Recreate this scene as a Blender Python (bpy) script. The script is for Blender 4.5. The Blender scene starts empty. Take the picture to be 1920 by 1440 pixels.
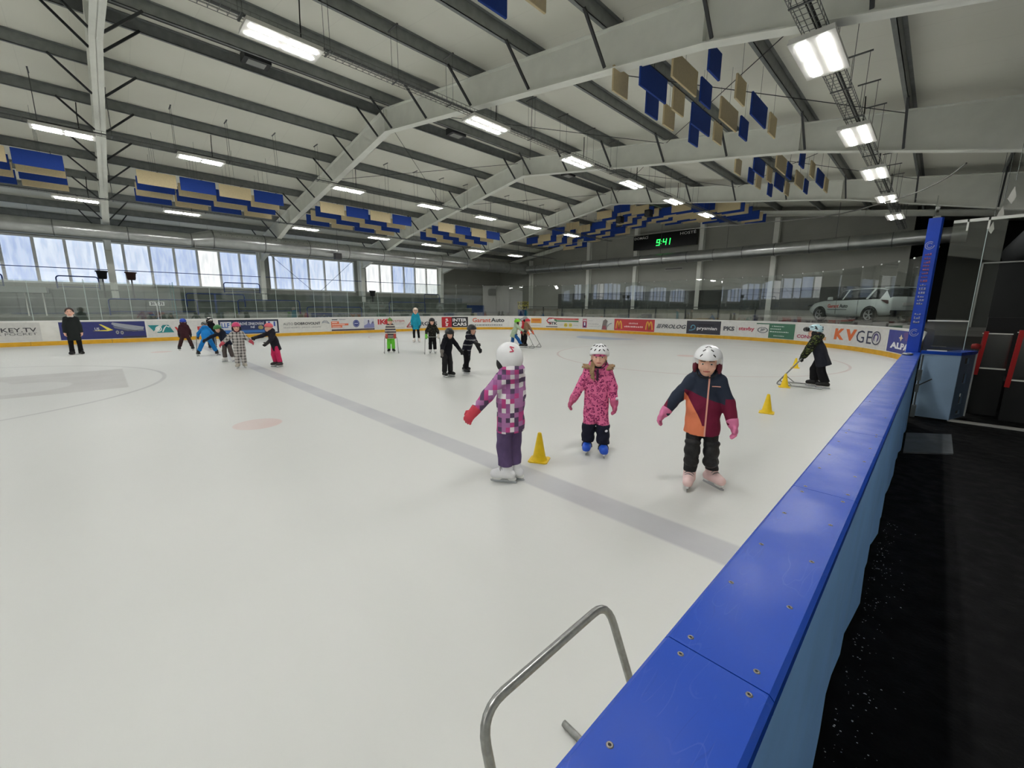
import bpy, bmesh, math, random
import numpy as np
from mathutils import Vector, Matrix
random.seed(7)
PI = math.pi
sc = bpy.context.scene
COL = sc.collection
# ------------------------------------------------------------------ camera
CAM_F, CAM_YAW, CAM_PIT, CAM_ROLL, CAM_H = 773.6, -0.79404, 0.182066, 0.004764, 1.62
d_ = Vector((math.sin(CAM_YAW)*math.cos(CAM_PIT), math.cos(CAM_YAW)*math.cos(CAM_PIT), -math.sin(CAM_PIT)))
r_ = Vector((math.cos(CAM_YAW), -math.sin(CAM_YAW), 0)); u_ = r_.cross(d_)
R2 = math.cos(CAM_ROLL)*r_+math.sin(CAM_ROLL)*u_; U2 = -math.sin(CAM_ROLL)*r_+math.cos(CAM_ROLL)*u_
cd = bpy.data.cameras.new('camera'); cam = bpy.data.objects.new('camera', cd); COL.objects.link(cam)
cam.matrix_world = Matrix(((R2.x, U2.x, -d_.x, 0), (R2.y, U2.y, -d_.y, 0), (R2.z, U2.z, -d_.z, CAM_H), (0, 0, 0, 1)))
cd.sensor_fit = 'HORIZONTAL'; cd.sensor_width = 36; cd.lens = CAM_F*36/1920; cd.clip_start = .02; cd.clip_end = 300
sc.camera = cam
# ------------------------------------------------------------------ world, light levels, exposure
w = bpy.data.worlds.new('overcast_sky'); sc.world = w; w.use_nodes = True
w.node_tree.nodes['Background'].inputs[0].default_value = (.75, .85, 1, 1)
w.node_tree.nodes['Background'].inputs[1].default_value = 1.0
LAMP = 84.0          # emission of the LED strips
DAY = 1.0           # brightness of the daylight in the translucent panes
sc.view_settings.view_transform = 'Standard'; sc.view_settings.look = 'None'
sc.view_settings.gamma = 1; sc.view_settings.use_curve_mapping = False
sc.view_settings.exposure = 0.25
# ------------------------------------------------------------------ helpers
def lin(c):
    c = c/255.0
    return c/12.92 if c <= .04045 else ((c+.055)/1.055)**2.4
def rgb(*c): return (lin(c[0]), lin(c[1]), lin(c[2]), 1)
MATS = {}
def M(name, col, rough=.55, metal=0, spec=.4, var=0, vscale=8, bump=0, bscale=40, emit=0):
    if name in MATS: return MATS[name]
    m = bpy.data.materials.new(name); m.use_nodes = True; nt = m.node_tree; b = nt.nodes['Principled BSDF']
    c = rgb(*col)
    b.inputs['Base Color'].default_value = c; b.inputs['Roughness'].default_value = rough
    b.inputs['Metallic'].default_value = metal; b.inputs['Specular IOR Level'].default_value = spec
    if emit:
        b.inputs['Emission Color'].default_value = c; b.inputs['Emission Strength'].default_value = emit
    if var or bump:
        tc = nt.nodes.new('ShaderNodeTexCoord')
    if var:
        n = nt.nodes.new('ShaderNodeTexNoise'); n.inputs['Scale'].default_value = vscale; n.inputs['Detail'].default_value = 5
        nt.links.new(tc.outputs['Object'], n.inputs['Vector'])
        mr = nt.nodes.new('ShaderNodeMapRange'); mr.inputs['From Min'].default_value = .3; mr.inputs['From Max'].default_value = .7
        mr.inputs['To Min'].default_value = 1-var; mr.inputs['To Max'].default_value = 1+var
        nt.links.new(n.outputs['Fac'], mr.inputs['Value'])
        mx = nt.nodes.new('ShaderNodeMix'); mx.data_type = 'RGBA'; mx.blend_type = 'MULTIPLY'; mx.inputs['Factor'].default_value = 1
        mx.inputs['A'].default_value = c; nt.links.new(mr.outputs['Result'], mx.inputs['B'])
        nt.links.new(mx.outputs['Result'], b.inputs['Base Color'])
    if bump:
        n2 = nt.nodes.new('ShaderNodeTexNoise'); n2.inputs['Scale'].default_value = bscale; n2.inputs['Detail'].default_value = 4
        nt.links.new(tc.outputs['Object'], n2.inputs['Vector'])
        bp = nt.nodes.new('ShaderNodeBump'); bp.inputs['Strength'].default_value = bump; bp.inputs['Distance'].default_value = .02
        nt.links.new(n2.outputs['Fac'], bp.inputs['Height']); nt.links.new(bp.outputs['Normal'], b.inputs['Normal'])
    MATS[name] = m
    return m
class NT:
    """small node-graph builder"""
    def __init__(s, name):
        s.m = bpy.data.materials.new(name); s.m.use_nodes = True; s.t = s.m.node_tree; s.b = s.t.nodes['Principled BSDF']
        MATS[name] = s.m
    def n(s, kind, **kw):
        x = s.t.nodes.new('ShaderNode'+kind)
        for k, v in kw.items(): setattr(x, k, v)
        return x
    def l(s, a, b): s.t.links.new(a, b)
    def obj(s):
        t = s.n('TexCoord'); sp = s.n('SeparateXYZ'); s.l(t.outputs['Object'], sp.inputs[0]); return t.outputs['Object'], sp.outputs
    def mth(s, op, a, b=None, c=None, clamp=False):
        x = s.n('Math', operation=op, use_clamp=clamp)
        for i, v in enumerate((a, b, c)):
            if v is None: continue
            if hasattr(v, 'links'): s.l(v, x.inputs[i])
            else: x.inputs[i].default_value = v
        return x.outputs[0]
    def mix(s, f, a, b, blend='MIX'):
        x = s.n('Mix', data_type='RGBA', blend_type=blend)
        for k, v in (('Factor', f), ('A', a), ('B', b)):
            if hasattr(v, 'links'): s.l(v, x.inputs[k])
            else: x.inputs[k].default_value = v
        return x.outputs['Result']
    def noise(s, vec, scale, detail=4, out='Fac'):
        x = s.n('TexNoise'); x.inputs['Scale'].default_value = scale; x.inputs['Detail'].default_value = detail
        s.l(vec, x.inputs['Vector']); return x.outputs[out]
    def maprange(s, v, a, b, c, d, smooth=False):
        x = s.n('MapRange'); x.clamp = True
        if smooth: x.interpolation_type = 'SMOOTHSTEP'
        s.l(v, x.inputs['Value'])
        for k, q in (('From Min', a), ('From Max', b), ('To Min', c), ('To Max', d)): x.inputs[k].default_value = q
        return x.outputs['Result']
    def bump(s, h, strength=.2, dist=.02):
        x = s.n('Bump'); x.inputs['Strength'].default_value = strength; x.inputs['Distance'].default_value = dist
        s.l(h, x.inputs['Height']); s.l(x.outputs['Normal'], s.b.inputs['Normal'])
    def set(s, **kw):
        for k, v in kw.items():
            k = {'base': 'Base Color', 'rough': 'Roughness', 'metal': 'Metallic', 'spec': 'Specular IOR Level'}[k]
            if hasattr(v, 'links'): s.l(v, s.b.inputs[k])
            else: s.b.inputs[k].default_value = v
        return s.m

class MB:
    """mesh collector: several shapes, one mesh object"""
    def __init__(s): s.v = []; s.f = []; s.mi = []; s.smooth = []
    def add(s, vs, fs, mi=0, smooth=False):
        o = len(s.v); s.v += [tuple(map(float, q)) for q in vs]
        for f in fs: s.f.append([i+o for i in f]); s.mi.append(mi); s.smooth.append(smooth)
    def box(s, x0, x1, y0, y1, z0, z1, mi=0):
        s.add([(x, y, z) for z in (z0, z1) for y in (y0, y1) for x in (x0, x1)],
              [(0, 2, 3, 1), (4, 5, 7, 6), (0, 1, 5, 4), (2, 6, 7, 3), (0, 4, 6, 2), (1, 3, 7, 5)], mi)
        return s
    def bar(s, a, b, w, h=None, up=(0, 0, 1), mi=0):
        """rectangular bar from a to b, w across, h along 'up'"""
        h = w if h is None else h
        a, b, up = Vector(a), Vector(b), Vector(up); t = (b-a).normalized()
        if abs(t.dot(up)) > .99: up = Vector((1, 0, 0))
        sx = t.cross(up).normalized()*w/2; sy = sx.cross(t).normalized()*h/2
        vs = [p+i*sx+j*sy for p in (a, b) for i, j in ((-1, -1), (1, -1), (1, 1), (-1, 1))]
        s.add(vs, [(3, 2, 1, 0), (4, 5, 6, 7), (0, 1, 5, 4), (1, 2, 6, 5), (2, 3, 7, 6), (3, 0, 4, 7)], mi); return s
    def tube(s, pts, r, n=8, mi=0, closed=False, caps=True, r1=None):
        P = [Vector(p) for p in pts]; L = len(P); rings = []
        prev = None
        for i, p in enumerate(P):
            if closed: t = (P[(i+1) % L]-P[i-1]).normalized()
            else: t = (P[min(i+1, L-1)]-P[max(i-1, 0)]).normalized()
            if prev is None:
                q = Vector((0, 0, 1)) if abs(t.z) < .9 else Vector((1, 0, 0)); nx = t.cross(q).normalized()
            else: nx = (prev-t*prev.dot(t)).normalized()
            prev = nx; ny = t.cross(nx)
            rr = r if r1 is None else r+(r1-r)*i/(L-1)
            rings.append([p+rr*(math.cos(2*PI*k/n)*nx+math.sin(2*PI*k/n)*ny) for k in range(n)])
        vs = [q for g in rings for q in g]; fs = []
        for i in range(L if closed else L-1):
            j = (i+1) % L
            for k in range(n):
                fs.append((i*n+k, i*n+(k+1) % n, j*n+(k+1) % n, j*n+k))
        s.add(vs, fs, mi, True)
        if caps and not closed:
            s.add(rings[0], [tuple(range(n))[::-1]], mi); s.add(rings[-1], [tuple(range(n))], mi)
        return s
    def lathe(s, prof, c=(0, 0, 0), n=20, mi=0, smooth=True, axis='z'):
        vs = []; fs = []; m = len(prof)
        for k in range(n):
            a = 2*PI*k/n
            for (r, z) in prof:
                if axis == 'z': q = (c[0]+r*math.cos(a), c[1]+r*math.sin(a), c[2]+z)
                elif axis == 'y': q = (c[0]+r*math.cos(a), c[1]+z, c[2]-r*math.sin(a))
                else: q = (c[0]+z, c[1]+r*math.cos(a), c[2]+r*math.sin(a))
                vs.append(q)
        for k in range(n):
            k2 = (k+1) % n
            for i in range(m-1): fs.append((k*m+i, k2*m+i, k2*m+i+1, k*m+i+1))
        s.add(vs, fs, mi, smooth); return s
    def prism(s, poly, y0, y1, axis='y', mi=0):
        """extrude a polygon given in the two other axes"""
        n = len(poly)
        def P(a, b, t): return {'y': (a, t, b), 'x': (t, a, b), 'z': (a, b, t)}[axis]
        vs = [P(a, b, y0) for a, b in poly]+[P(a, b, y1) for a, b in poly]
        s.add(vs, [tuple(range(n))[::-1], tuple(range(n, 2*n))]+[(i, (i+1) % n, n+(i+1) % n, n+i) for i in range(n)], mi); return s
    def build(s, name, mats, parent=None, loc=None, rz=0, fix=True):
        me = bpy.data.meshes.new(name); me.from_pydata(s.v, [], s.f)
        if not isinstance(mats, (list, tuple)): mats = [mats]
        for m in mats: me.materials.append(m)
        me.polygons.foreach_set('material_index', s.mi); me.polygons.foreach_set('use_smooth', s.smooth)
        if fix:
            bm = bmesh.new(); bm.from_mesh(me); bmesh.ops.recalc_face_normals(bm, faces=bm.faces); bm.to_mesh(me); bm.free()
        me.update()
        o = bpy.data.objects.new(name, me); COL.objects.link(o)
        if loc is not None: o.location = loc
        o.rotation_euler.z = rz
        if parent is not None: o.parent = parent
        return o
def tag(o, label=None, cat=None, group=None, kind=None):
    if label: o['label'] = label
    if cat: o['category'] = cat
    if group: o['group'] = group
    if kind: o['kind'] = kind
    return o
def empty(name, loc=(0, 0, 0), rz=0, **kw):
    o = bpy.data.objects.new(name, None); COL.objects.link(o); o.location = loc; o.rotation_euler.z = rz; o.empty_display_size = .2
    return tag(o, **kw)
def link_copy(o, parent=None, loc=None, rz=None, label=None):
    c = o.copy(); COL.objects.link(c); c.parent = parent
    if loc is not None: c.location = loc
    if rz is not None: c.rotation_euler.z = rz
    if label: c['label'] = label
    return c
def copy_tree(o, parent=None, loc=None, rz=None, label=None):
    c = link_copy(o, parent, loc, rz, label)
    for ch in list(o.children): copy_tree(ch, c)
    return c
ORD = ['first', 'second', 'third', 'fourth', 'fifth', 'sixth', 'seventh', 'eighth', 'ninth', 'tenth', 'eleventh', 'twelfth', 'thirteenth', 'fourteenth', 'fifteenth', 'sixteenth']

# ------------------------------------------------------------------ materials shared
white_steel = M('painted_steel', (232, 234, 226), .5, var=.04, vscale=3)
galv = M('galvanised_steel', (120, 123, 122), .45, .6, var=.12, vscale=20)
purlin_m = M('purlin_steel', (134, 138, 137), .45, .35, var=.12, vscale=6)
dark_m = M('dark_steel', (62, 64, 66), .5, .3)
wire_m = M('wire_steel', (95, 97, 98), .45, .5)
black_m = M('black_plastic', (16, 16, 18), .45)
white_m = M('white_plastic', (225, 226, 224), .4)
conc_m = M('concrete', (112, 114, 108), .85, var=.18, vscale=2.5, bump=.15, bscale=30)
blue_paint = M('blue_paint', (38, 66, 128), .4)
galv_tube = M('tube_steel', (150, 152, 150), .32, .85, var=.15, vscale=60)
cable_m = M('cable_black', (14, 14, 15), .5)
def glass_mat(name, tint, base_r=.05, rough=.02):
    m = bpy.data.materials.new(name); m.use_nodes = True; t = m.node_tree; t.nodes.clear()
    out = t.nodes.new('ShaderNodeOutputMaterial'); tr = t.nodes.new('ShaderNodeBsdfTransparent'); gl = t.nodes.new('ShaderNodeBsdfGlossy')
    fr = t.nodes.new('ShaderNodeFresnel'); mx = t.nodes.new('ShaderNodeMixShader'); 
    ge = t.nodes.new('ShaderNodeNewGeometry'); im = t.nodes.new('ShaderNodeMapRange'); im.inputs['To Min'].default_value = 2.0; im.inputs['To Max'].default_value = 1/2.0
    t.links.new(ge.outputs['Backfacing'], im.inputs['Value']); t.links.new(im.outputs['Result'], fr.inputs['IOR'])
    tr.inputs[0].default_value = tint; gl.inputs['Roughness'].default_value = rough; gl.inputs['Color'].default_value = (1, 1, 1, 1)
    t.links.new(fr.outputs[0], mx.inputs[0]); t.links.new(tr.outputs[0], mx.inputs[1]); t.links.new(gl.outputs[0], mx.inputs[2])
    t.links.new(mx.outputs[0], out.inputs[0]); MATS[name] = m
    return m
glass_m = glass_mat('clear_glass', (.955, .975, .965, 1))
plexi_m = glass_mat('scuffed_plexiglass', (.86, .87, .84, 1), rough=.15)
glass_edge = M('glass_edge', (188, 205, 200), .35)
# ================================================================== the setting
XL, XR, YE, RC, YC = -25.7, -0.28, 24.45, 8.5, 15.95
LQ = RC*PI/2; S1 = YC; S2 = S1+LQ; S3 = S2+(XR-RC-(XL+RC)); S4 = S3+LQ
BT = 1.02
def path(s):
    """point on the inner board line and the inward normal"""
    if s <= S1: return Vector((XL, s, 0)), Vector((1, 0, 0))
    if s <= S2:
        a = (s-S1)/RC; return Vector((XL+RC-RC*math.cos(a), YC+RC*math.sin(a), 0)), Vector((math.cos(a), -math.sin(a), 0))
    if s <= S3: return Vector((XL+RC+s-S2, YE, 0)), Vector((0, -1, 0))
    if s <= S4:
        a = (s-S3)/RC; return Vector((XR-RC+RC*math.sin(a), YC+RC*math.cos(a), 0)), Vector((-math.sin(a), -math.cos(a), 0))
    return Vector((XR, YC-(s-S4), 0)), Vector((-1, 0, 0))
def curved(s0, s1): return not (s1 <= S1 or s0 >= S4 or (s0 >= S2 and s1 <= S3))
def strip(mb, s0, s1, o0, o1, z0, z1, mi=0, step=.45):
    n = max(1, int(math.ceil((s1-s0)/step))) if curved(s0, s1) else 1
    vs = []
    for i in range(n+1):
        p, nn = path(s0+(s1-s0)*i/n)
        for o, z in ((o0, z0), (o1, z0), (o1, z1), (o0, z1)):
            q = p-nn*o; vs.append((q.x, q.y, z))
    fs = [(0, 1, 2, 3), tuple(n*4+k for k in (3, 2, 1, 0))]
    for i in range(n):
        for k in range(4): fs.append((i*4+k, i*4+(k+1) % 4, i*4+4+(k+1) % 4, i*4+4+k))
    mb.add(vs, fs, mi)

# ---- ice with its markings under the surface
g = NT('ice'); vec, xyz = g.obj(); X, Y = xyz[0], xyz[1]
base = g.mix(g.maprange(g.noise(vec, .3, 3), .3, .7, 0, 1), rgb(204, 206, 203), rgb(209, 211, 208))
def band(v, c, hw, soft=.02): return g.maprange(g.mth('ABSOLUTE', g.mth('SUBTRACT', v, c)), hw, hw+soft, 1, 0)
def rad(cx, cy):
    a = g.mth('SUBTRACT', X, cx); b = g.mth('SUBTRACT', Y, cy)
    return g.mth('SQRT', g.mth('ADD', g.mth('MULTIPLY', a, a), g.mth('MULTIPLY', b, b)))
fade = g.maprange(g.noise(vec, 1.4, 5), .3, .7, .65, 1)
def ink(mask, col, k):
    global base
    base = g.mix(g.mth('MULTIPLY', g.mth('MULTIPLY', mask, fade), k), base, col)
ink(band(Y, 2.81, .135, .035), rgb(140, 142, 158), .52)
ink(band(Y, -9.9, .145), rgb(140, 142, 158), .62)
ink(band(Y, -3.55, .15), rgb(150, 120, 122), .5)
ink(g.maprange(rad(-6.5, 1.38), .29, .31, 1, 0), rgb(205, 140, 132), .38)
ink(g.maprange(rad(-19.5, 1.38), .29, .31, 1, 0), rgb(205, 140, 132), .4)
ink(band(rad(-13, -3.55), 4.45, .025, .03), rgb(130, 128, 134), .45)
for cx in (-6.0, -20.0):
    ink(band(rad(cx, 14.45), 4.48, .025), rgb(170, 130, 130), .5)
    ink(g.maprange(rad(cx, 14.45), .29, .32, 1, 0), rgb(205, 140, 132), .5)
ink(band(Y, 20.45, .03), rgb(180, 120, 118), .5)
crease = g.mth('MULTIPLY', g.maprange(rad(-13, 20.45), 1.78, 1.82, 1, 0), g.mth('LESS_THAN', Y, 20.45))
ink(crease, rgb(132, 156, 190), .75)
# centre-ice emblem: a grey panel with two pale scrolls
pan = g.mth('MULTIPLY', band(X, -13.1, 1.75, .03), band(Y, -3.3, 3.5, .03))
scr = g.mth('MAXIMUM', g.maprange(rad(-12.6, -1.4), .75, .8, 1, 0), band(rad(-13.2, -2.9), 1.1, .25, .05))
pan = g.mth('MULTIPLY', pan, g.mth('SUBTRACT', 1, g.mth('MULTIPLY', scr, .6)))
ink(pan, rgb(138, 132, 130), .4)
mp = g.n('Mapping'); mp.inputs['Scale'].default_value = (.5, 1.6, 1); g.l(vec, mp.inputs['Vector'])
g.bump(g.mth('MULTIPLY', g.noise(mp.outputs[0], 9, 6), g.maprange(X, -16, -6, 2.6, .7)), .1, .02)
g.set(base=base, rough=.42, spec=.4)
ice_m = MATS['ice']
def outline(off=0):
    pts = [path(-31)[0]+Vector((-off, 0, 0)), path(S1)[0]+Vector((-off, 0, 0))]
    for i in range(1, 17):
        p, n = path(S1+LQ*i/16); pts.append(p-n*off)
    for i in range(0, 17):
        p, n = path(S3+LQ*i/16); pts.append(p-n*off)
    pts.append(path(S4+YC+31)[0]+Vector((off, 0, 0)))
    return [(p.x, p.y) for p in pts]
tag(MB().prism(outline(.02), -.06, 0, 'z').build('floor', ice_m), 'white skating ice with a faded blue line and red spot', 'ice', kind='structure')
g = NT('black_rubber'); vec, xyz = g.obj()
g.set(base=g.mix(g.maprange(g.noise(vec, 3, 5), .4, .7, 0, 1), rgb(8, 8, 9), rgb(13, 13, 14)), rough=g.maprange(g.noise(vec, 9, 4), .3, .7, .6, .85), spec=.12)
g.bump(g.noise(vec, 55, 3), .3, .01)
tag(MB().box(-.27, 2.9, -33, 33, -.12, -.005).build('floor', MATS['black_rubber']), 'black rubber matting on the walkway outside the boards', 'floor', kind='structure')
tag(MB().box(-29.6, 3.0, -33, 33, -.25, -.13).build('floor', conc_m), 'concrete slab under the hall', 'floor', kind='structure')

# ---- boards
g = NT('board_white'); vec, xyz = g.obj()
nb = g.noise(vec, 2.2, 5)
g.set(base=g.mix(g.maprange(nb, .35, .7, 0, 1), rgb(222, 222, 216), rgb(205, 205, 198)), rough=.35); board_m = MATS['board_white']
kick_m = M('kick_yellow', (214, 164, 40), .45, var=.1, vscale=5)
rb = empty('rink_boards', (0, 0, 0), label='white dasher boards with yellow kick plate around the ice', cat='rink boards', kind='structure')
s = -31.0; SG = S4+(YC-8.95)
while s < SG-.01:
    e = min(s+2.4, SG)
    if SG-e < .6: e = SG
    mb = MB(); strip(mb, s+.004, e-.004, 0, .1, .17, .985); mb.build('board_panel', board_m, rb)
    mb = MB(); strip(mb, s+.006, e-.006, -.012, .1, -.0, .17); mb.build('kick_plate', kick_m, rb)
    mb = MB(); strip(mb, s+.002, e-.002, -.015, .13, .985, BT); mb.build('cap_rail', white_m, rb)
    s = e
MB().box(XL, XR, -31.1, -31, 0, 1.02).build('board_panel', board_m, rb)
# near board beside the camera: pale blue outside, blue cap plates
g = NT('cap_blue'); vec, xyz = g.obj()
mp = g.n('Mapping'); mp.inputs['Scale'].default_value = (6, 1.2, 1); mp.inputs['Rotation'].default_value = (0, 0, .5); g.l(vec, mp.inputs['Vector'])
scr = g.maprange(g.noise(mp.outputs[0], 22, 8), .66, .72, 0, 1)
scuff = g.maprange(g.noise(vec, 5, 7), .45, .75, 0, 1)
col = g.mix(g.mth('MULTIPLY', scuff, .12), rgb(18, 70, 176), rgb(30, 76, 172))
col = g.mix(g.mth('MULTIPLY', scr, .06), col, rgb(90, 118, 190))
for rot_, sc_, th in ((.9, (9, 1.1, 1), .004), (-.35, (7, .9, 1), .003), (1.35, (5, 1.6, 1), .004)):
    m2 = g.n('Mapping'); m2.inputs['Scale'].default_value = sc_; m2.inputs['Rotation'].default_value = (0, 0, rot_); g.l(vec, m2.inputs['Vector'])
    ln_ = g.maprange(g.mth('ABSOLUTE', g.mth('SUBTRACT', g.noise(m2.outputs[0], 3.3, 1), .5)), th, th*2.2, 1, 0)
    col = g.mix(g.mth('MULTIPLY', g.mth('MULTIPLY', ln_, g.maprange(g.noise(vec, 7, 2), .5, .62, 0, 1)), .14), col, rgb(92, 120, 196) if rot_ > 0 else rgb(8, 22, 84))
g.set(base=col, rough=g.maprange(g.noise(vec, 6, 4), .4, .65, .34, .46), spec=.2); g.bump(g.noise(mp.outputs[0], 30, 3), .025, .01)
cap_m = MATS['cap_blue']
skirt_m = M('board_skirt_pale_blue', (140, 190, 250), .5, var=.08, vscale=3)
nbd = empty('near_boards', (0, 0, 0), label='straight boards beside the camera with blue cap and pale blue outside', cat='rink boards', kind='structure')
MB().box(-.27, -.25, -31, 8.3, .17, .985).build('inner_face', board_m, nbd)
MB().box(-.285, -.25, -31, 8.3, 0, .17).build('kick_plate', kick_m, nbd)
mb = MB()   # outside sheet, slightly wavy at its foot
n = 90; vs = []; fs = []
for i in range(n+1):
    y = -31+i*(8.3+31)/n if i < 30 else -2+(i-30)*(10.3)/(n-30)
    wv = .006*math.sin(y*5.1)+.005*math.sin(y*11.7+1)+.003*math.sin(y*23)
    for z, k in ((.985, 0), (.6, .35), (.02, 1.6)):
        vs += [(-.112+wv*k, y, z), (-.125+wv*k, y, z)]
for i in range(n):
    a = i*6; b = a+6
    for k in (0, 2): fs += [(a+k, b+k, b+k+2, a+k+2), (a+k+1, a+k+3, b+k+3, b+k+1)]
    fs += [(a, a+1, b+1, b), (a+4, b+4, b+5, a+5)]
mb.add(vs, fs); mb.build('outer_skirt', skirt_m, nbd)
MB().box(-.245, -.13, 8.2, 8.3, .02, .98).build('end_post', galv, nbd)
screw_m = M('screw_steel', (128, 126, 122), .35, .9); hole_m = M('screw_recess', (20, 20, 22), .6)
ym = .68; k = -6
scr_src = None
while ym+k*.96 < 8.25:
    y0 = ym+k*.96; y1 = min(y0+.96, 8.3)
    mb = MB(); b = .008
    mb.prism([(-.28, .99), (-.28, 1.012), (-.272, 1.02), (-.108, 1.02), (-.10, 1.012), (-.10, .985), (-.115, .985)], y0+.0012, y1-.0012, 'y')
    pl = mb.build('cap_plate', cap_m, nbd)
    for yy in ((y0+.03, y0+.26, y0+.48, y0+.71, y1-.03) if y0 < 2 else (y0+.03, y0+.48)):
        for xx in (-.242, -.132):
            jx, jy = xx+random.uniform(-.003, .003), yy+random.uniform(-.012, .012)
            if scr_src is None:
                mb = MB(); mb.lathe([(.0001, .0003), (.0024, .0004), (.0027, .0010), (.0042, .0012), (.0052, .0006), (.0056, 0)], n=14)
                scr_src = mb.build('screw', screw_m, pl, (jx, jy, 1.02)); scr_src.data.materials.append(hole_m)
                for p in scr_src.data.polygons:
                    if (Vector(p.center).xy.length) < .002: p.material_index = 1
            else: link_copy(scr_src, pl, (jx, jy, 1.02))
    k += 1
# ---- blue padded glass end post
post_m = M('post_pad_blue', (20, 66, 178), .45, var=.12, vscale=6)
po = empty('padded_post', (-.19, 8.38, 0), label='tall blue padded post with red and white lettering at the gate', cat='post')
mb = MB(); mb.prism([(-.075, -.075), (.055, -.075), (.075, -.055), (.075, .075), (-.075, .075)], 1.0, 2.86, 'z'); mb.build('pad', post_m, po)
MB().box(-.04, .04, -.04, .04, 2.86, 2.885).build('top_cap', galv, po)
# ---- glass above the boards
gb = empty('glass_barrier', (0, 0, 0), label='clear glass panes standing on the far boards', cat='glass barrier', kind='structure')
def pane(s0, s1, z1):
    mb = MB(); strip(mb, s0+.008, s1-.008, .045, .057, BT, z1, step=1.1); p = mb.build('glass_pane', glass_m, gb)
    if s0 < S1-1:
        mb = MB(); strip(mb, s0-.007, s0+.007, .043, .060, BT, z1); mb.build('glass_edge', glass_edge, p)
s = -6.0
while s < SG-.5:
    e = s+1.0 if s+1.6 < SG else SG
    zt = 2.62 if e < 15.2 else 3.27
    pane(s, e, zt)
    if s > 14 and zt > 3:
        p, nn = path(s); q = p-nn*.05
        MB().lathe([(.0, .02), (.022, .015), (.022, -.03), (.0, -.035)], (q.x, q.y, 3.27), 8).build('glass_clamp', white_m, gb)
    s = e
# ---- left stand
step_m = M('stand_concrete', (112, 120, 112), .8, var=.22, vscale=1.5, bump=.2, bscale=20)
edge_m = M('stand_nosing', (142, 148, 142), .8, var=.2, vscale=3)
stand = empty('stand', (0, 0, 0), label='grey concrete terraced stand below the windows', cat='stand', kind='structure')
for x0, x1, z in ((-26.75, -25.95, .8), (-27.45, -26.75, 1.2), (-28.1, -27.45, 1.6), (-28.75, -28.1, 2.0), (-29.4, -28.75, 2.42)):
    MB().box(x0, x1, -31, 22.2, -.12, z-.06).build('stand_step', step_m, stand)
    MB().box(x0, x1+.03, -31, 22.2, z-.06, z).build('step_nosing', edge_m, stand)
# ---- walls
g = NT('wall_panel'); vec, xyz = g.obj()
ln = g.maprange(g.mth('ABSOLUTE', g.mth('SUBTRACT', g.mth('FRACT', g.mth('MULTIPLY', xyz[2], 1.0)), .5)), .0, .012, .86, 1)
cb = g.mix(g.maprange(g.noise(vec, .8, 4), .3, .7, 0, 1), rgb(158, 159, 150), rgb(168, 169, 161))
g.set(base=g.mix(1.0, cb, ln, 'MULTIPLY'), rough=.6); wall_m = MATS['wall_panel']
dado_m = M('wall_dado_dark', (64, 68, 66), .6, var=.15, vscale=2)
wl = empty('wall_left', (0, 0, 0), label='left long wall with the window band', cat='wall', kind='structure')
MB().box(-29.75, -29.4, -33, 27.6, -.12, 2.66).build('wall_panel', wall_m, wl)
MB().box(-29.75, -29.4, -33, 27.6, 4.78, 5.75).build('wall_panel', wall_m, wl)
MB().box(-29.75, -29.4, 20.35, 27.6, 2.66, 4.78).build('wall_panel', wall_m, wl)
MB().box(-29.75, -29.4, -33, -20.9, 2.66, 4.78).build('wall_panel', wall_m, wl)
tag(MB().prism([(-29.4, -.12), (-29.4, 5.7), (-13, 8.1), (-1.3, 6.3), (-1.3, -.12)], 27.3, 27.6, 'y').build('wall_back', wall_m), 'grey gable wall behind the far boards', 'wall', kind='structure')
rec_m = M('recess_shade_dark', (34, 36, 36), .7, var=.2, vscale=1)  # shade of the right-hand corner put into a dark base colour
tag(MB().box(-1.3, 3.0, 31.6, 31.9, -.12, 7).build('wall_back', rec_m), 'shade-dark wall of the recess in the far right corner', 'wall', kind='structure')
tag(MB().box(-1.4, -1.3, 27.6, 31.6, -.12, 7).build('wall_back', rec_m), 'shade-dark return wall of the corner recess', 'wall', kind='structure')
tag(MB().box(2.9, 3.1, 6, 31.9, -.12, 6.4).build('wall_right', rec_m), 'shade-dark right wall behind the players benches', 'wall', kind='structure')
tag(MB().box(2.9, 3.1, -33, 6, -.12, 6.4).build('wall_right', M('wall_bounce_pale', (236, 237, 232), .6)), 'unseen right wall beside and behind the camera, made pale to bounce light', 'wall', kind='structure')  # out of view; pale colour added to bounce light onto the board skirt
tag(MB().box(-29.7, 3.1, -33.3, -33, -.12, 8.6).build('wall_front', wall_m), 'end wall of the hall behind the camera', 'wall', kind='structure')
tag(MB().box(-22.3, -1.45, 27.24, 27.3, 1.6, 2.78).build('trim_1', dado_m), 'dark lower band on the gable wall', 'wall trim', kind='structure')
dado_blue = M('dado_blue', (44, 78, 140), .5, var=.1)
tag(MB().box(-27.0, -25.4, 27.24, 27.3, .9, 1.85).build('trim_2', dado_blue), 'blue painted dado panel near the far left corner', 'wall trim', kind='structure')
tag(MB().box(-29.4, -29.33, 22.4, 25.2, .9, 1.85).build('trim_3', dado_blue), 'blue painted dado panel on the left wall beyond the stand', 'wall trim', kind='structure')
for i, (x, xw) in enumerate(((-25.3, .2), (-19.25, .26), (-15.3, .26), (-10.85, .26), (-6.82, .26))):
    zt = 7.45-.146*abs(x+13)
    mb = MB(); mb.box(x-xw/2, x+xw/2, 26.98, 27.0, 0, zt).box(x-.008, x+.008, 27, 27.28, 0, zt).box(x-xw/2, x+xw/2, 27.28, 27.3, 0, zt)
    tag(mb.build('gable_column', white_steel), 'pale steel column on the gable wall, %s from the left corner' % ORD[i], 'column', kind='structure')
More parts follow.
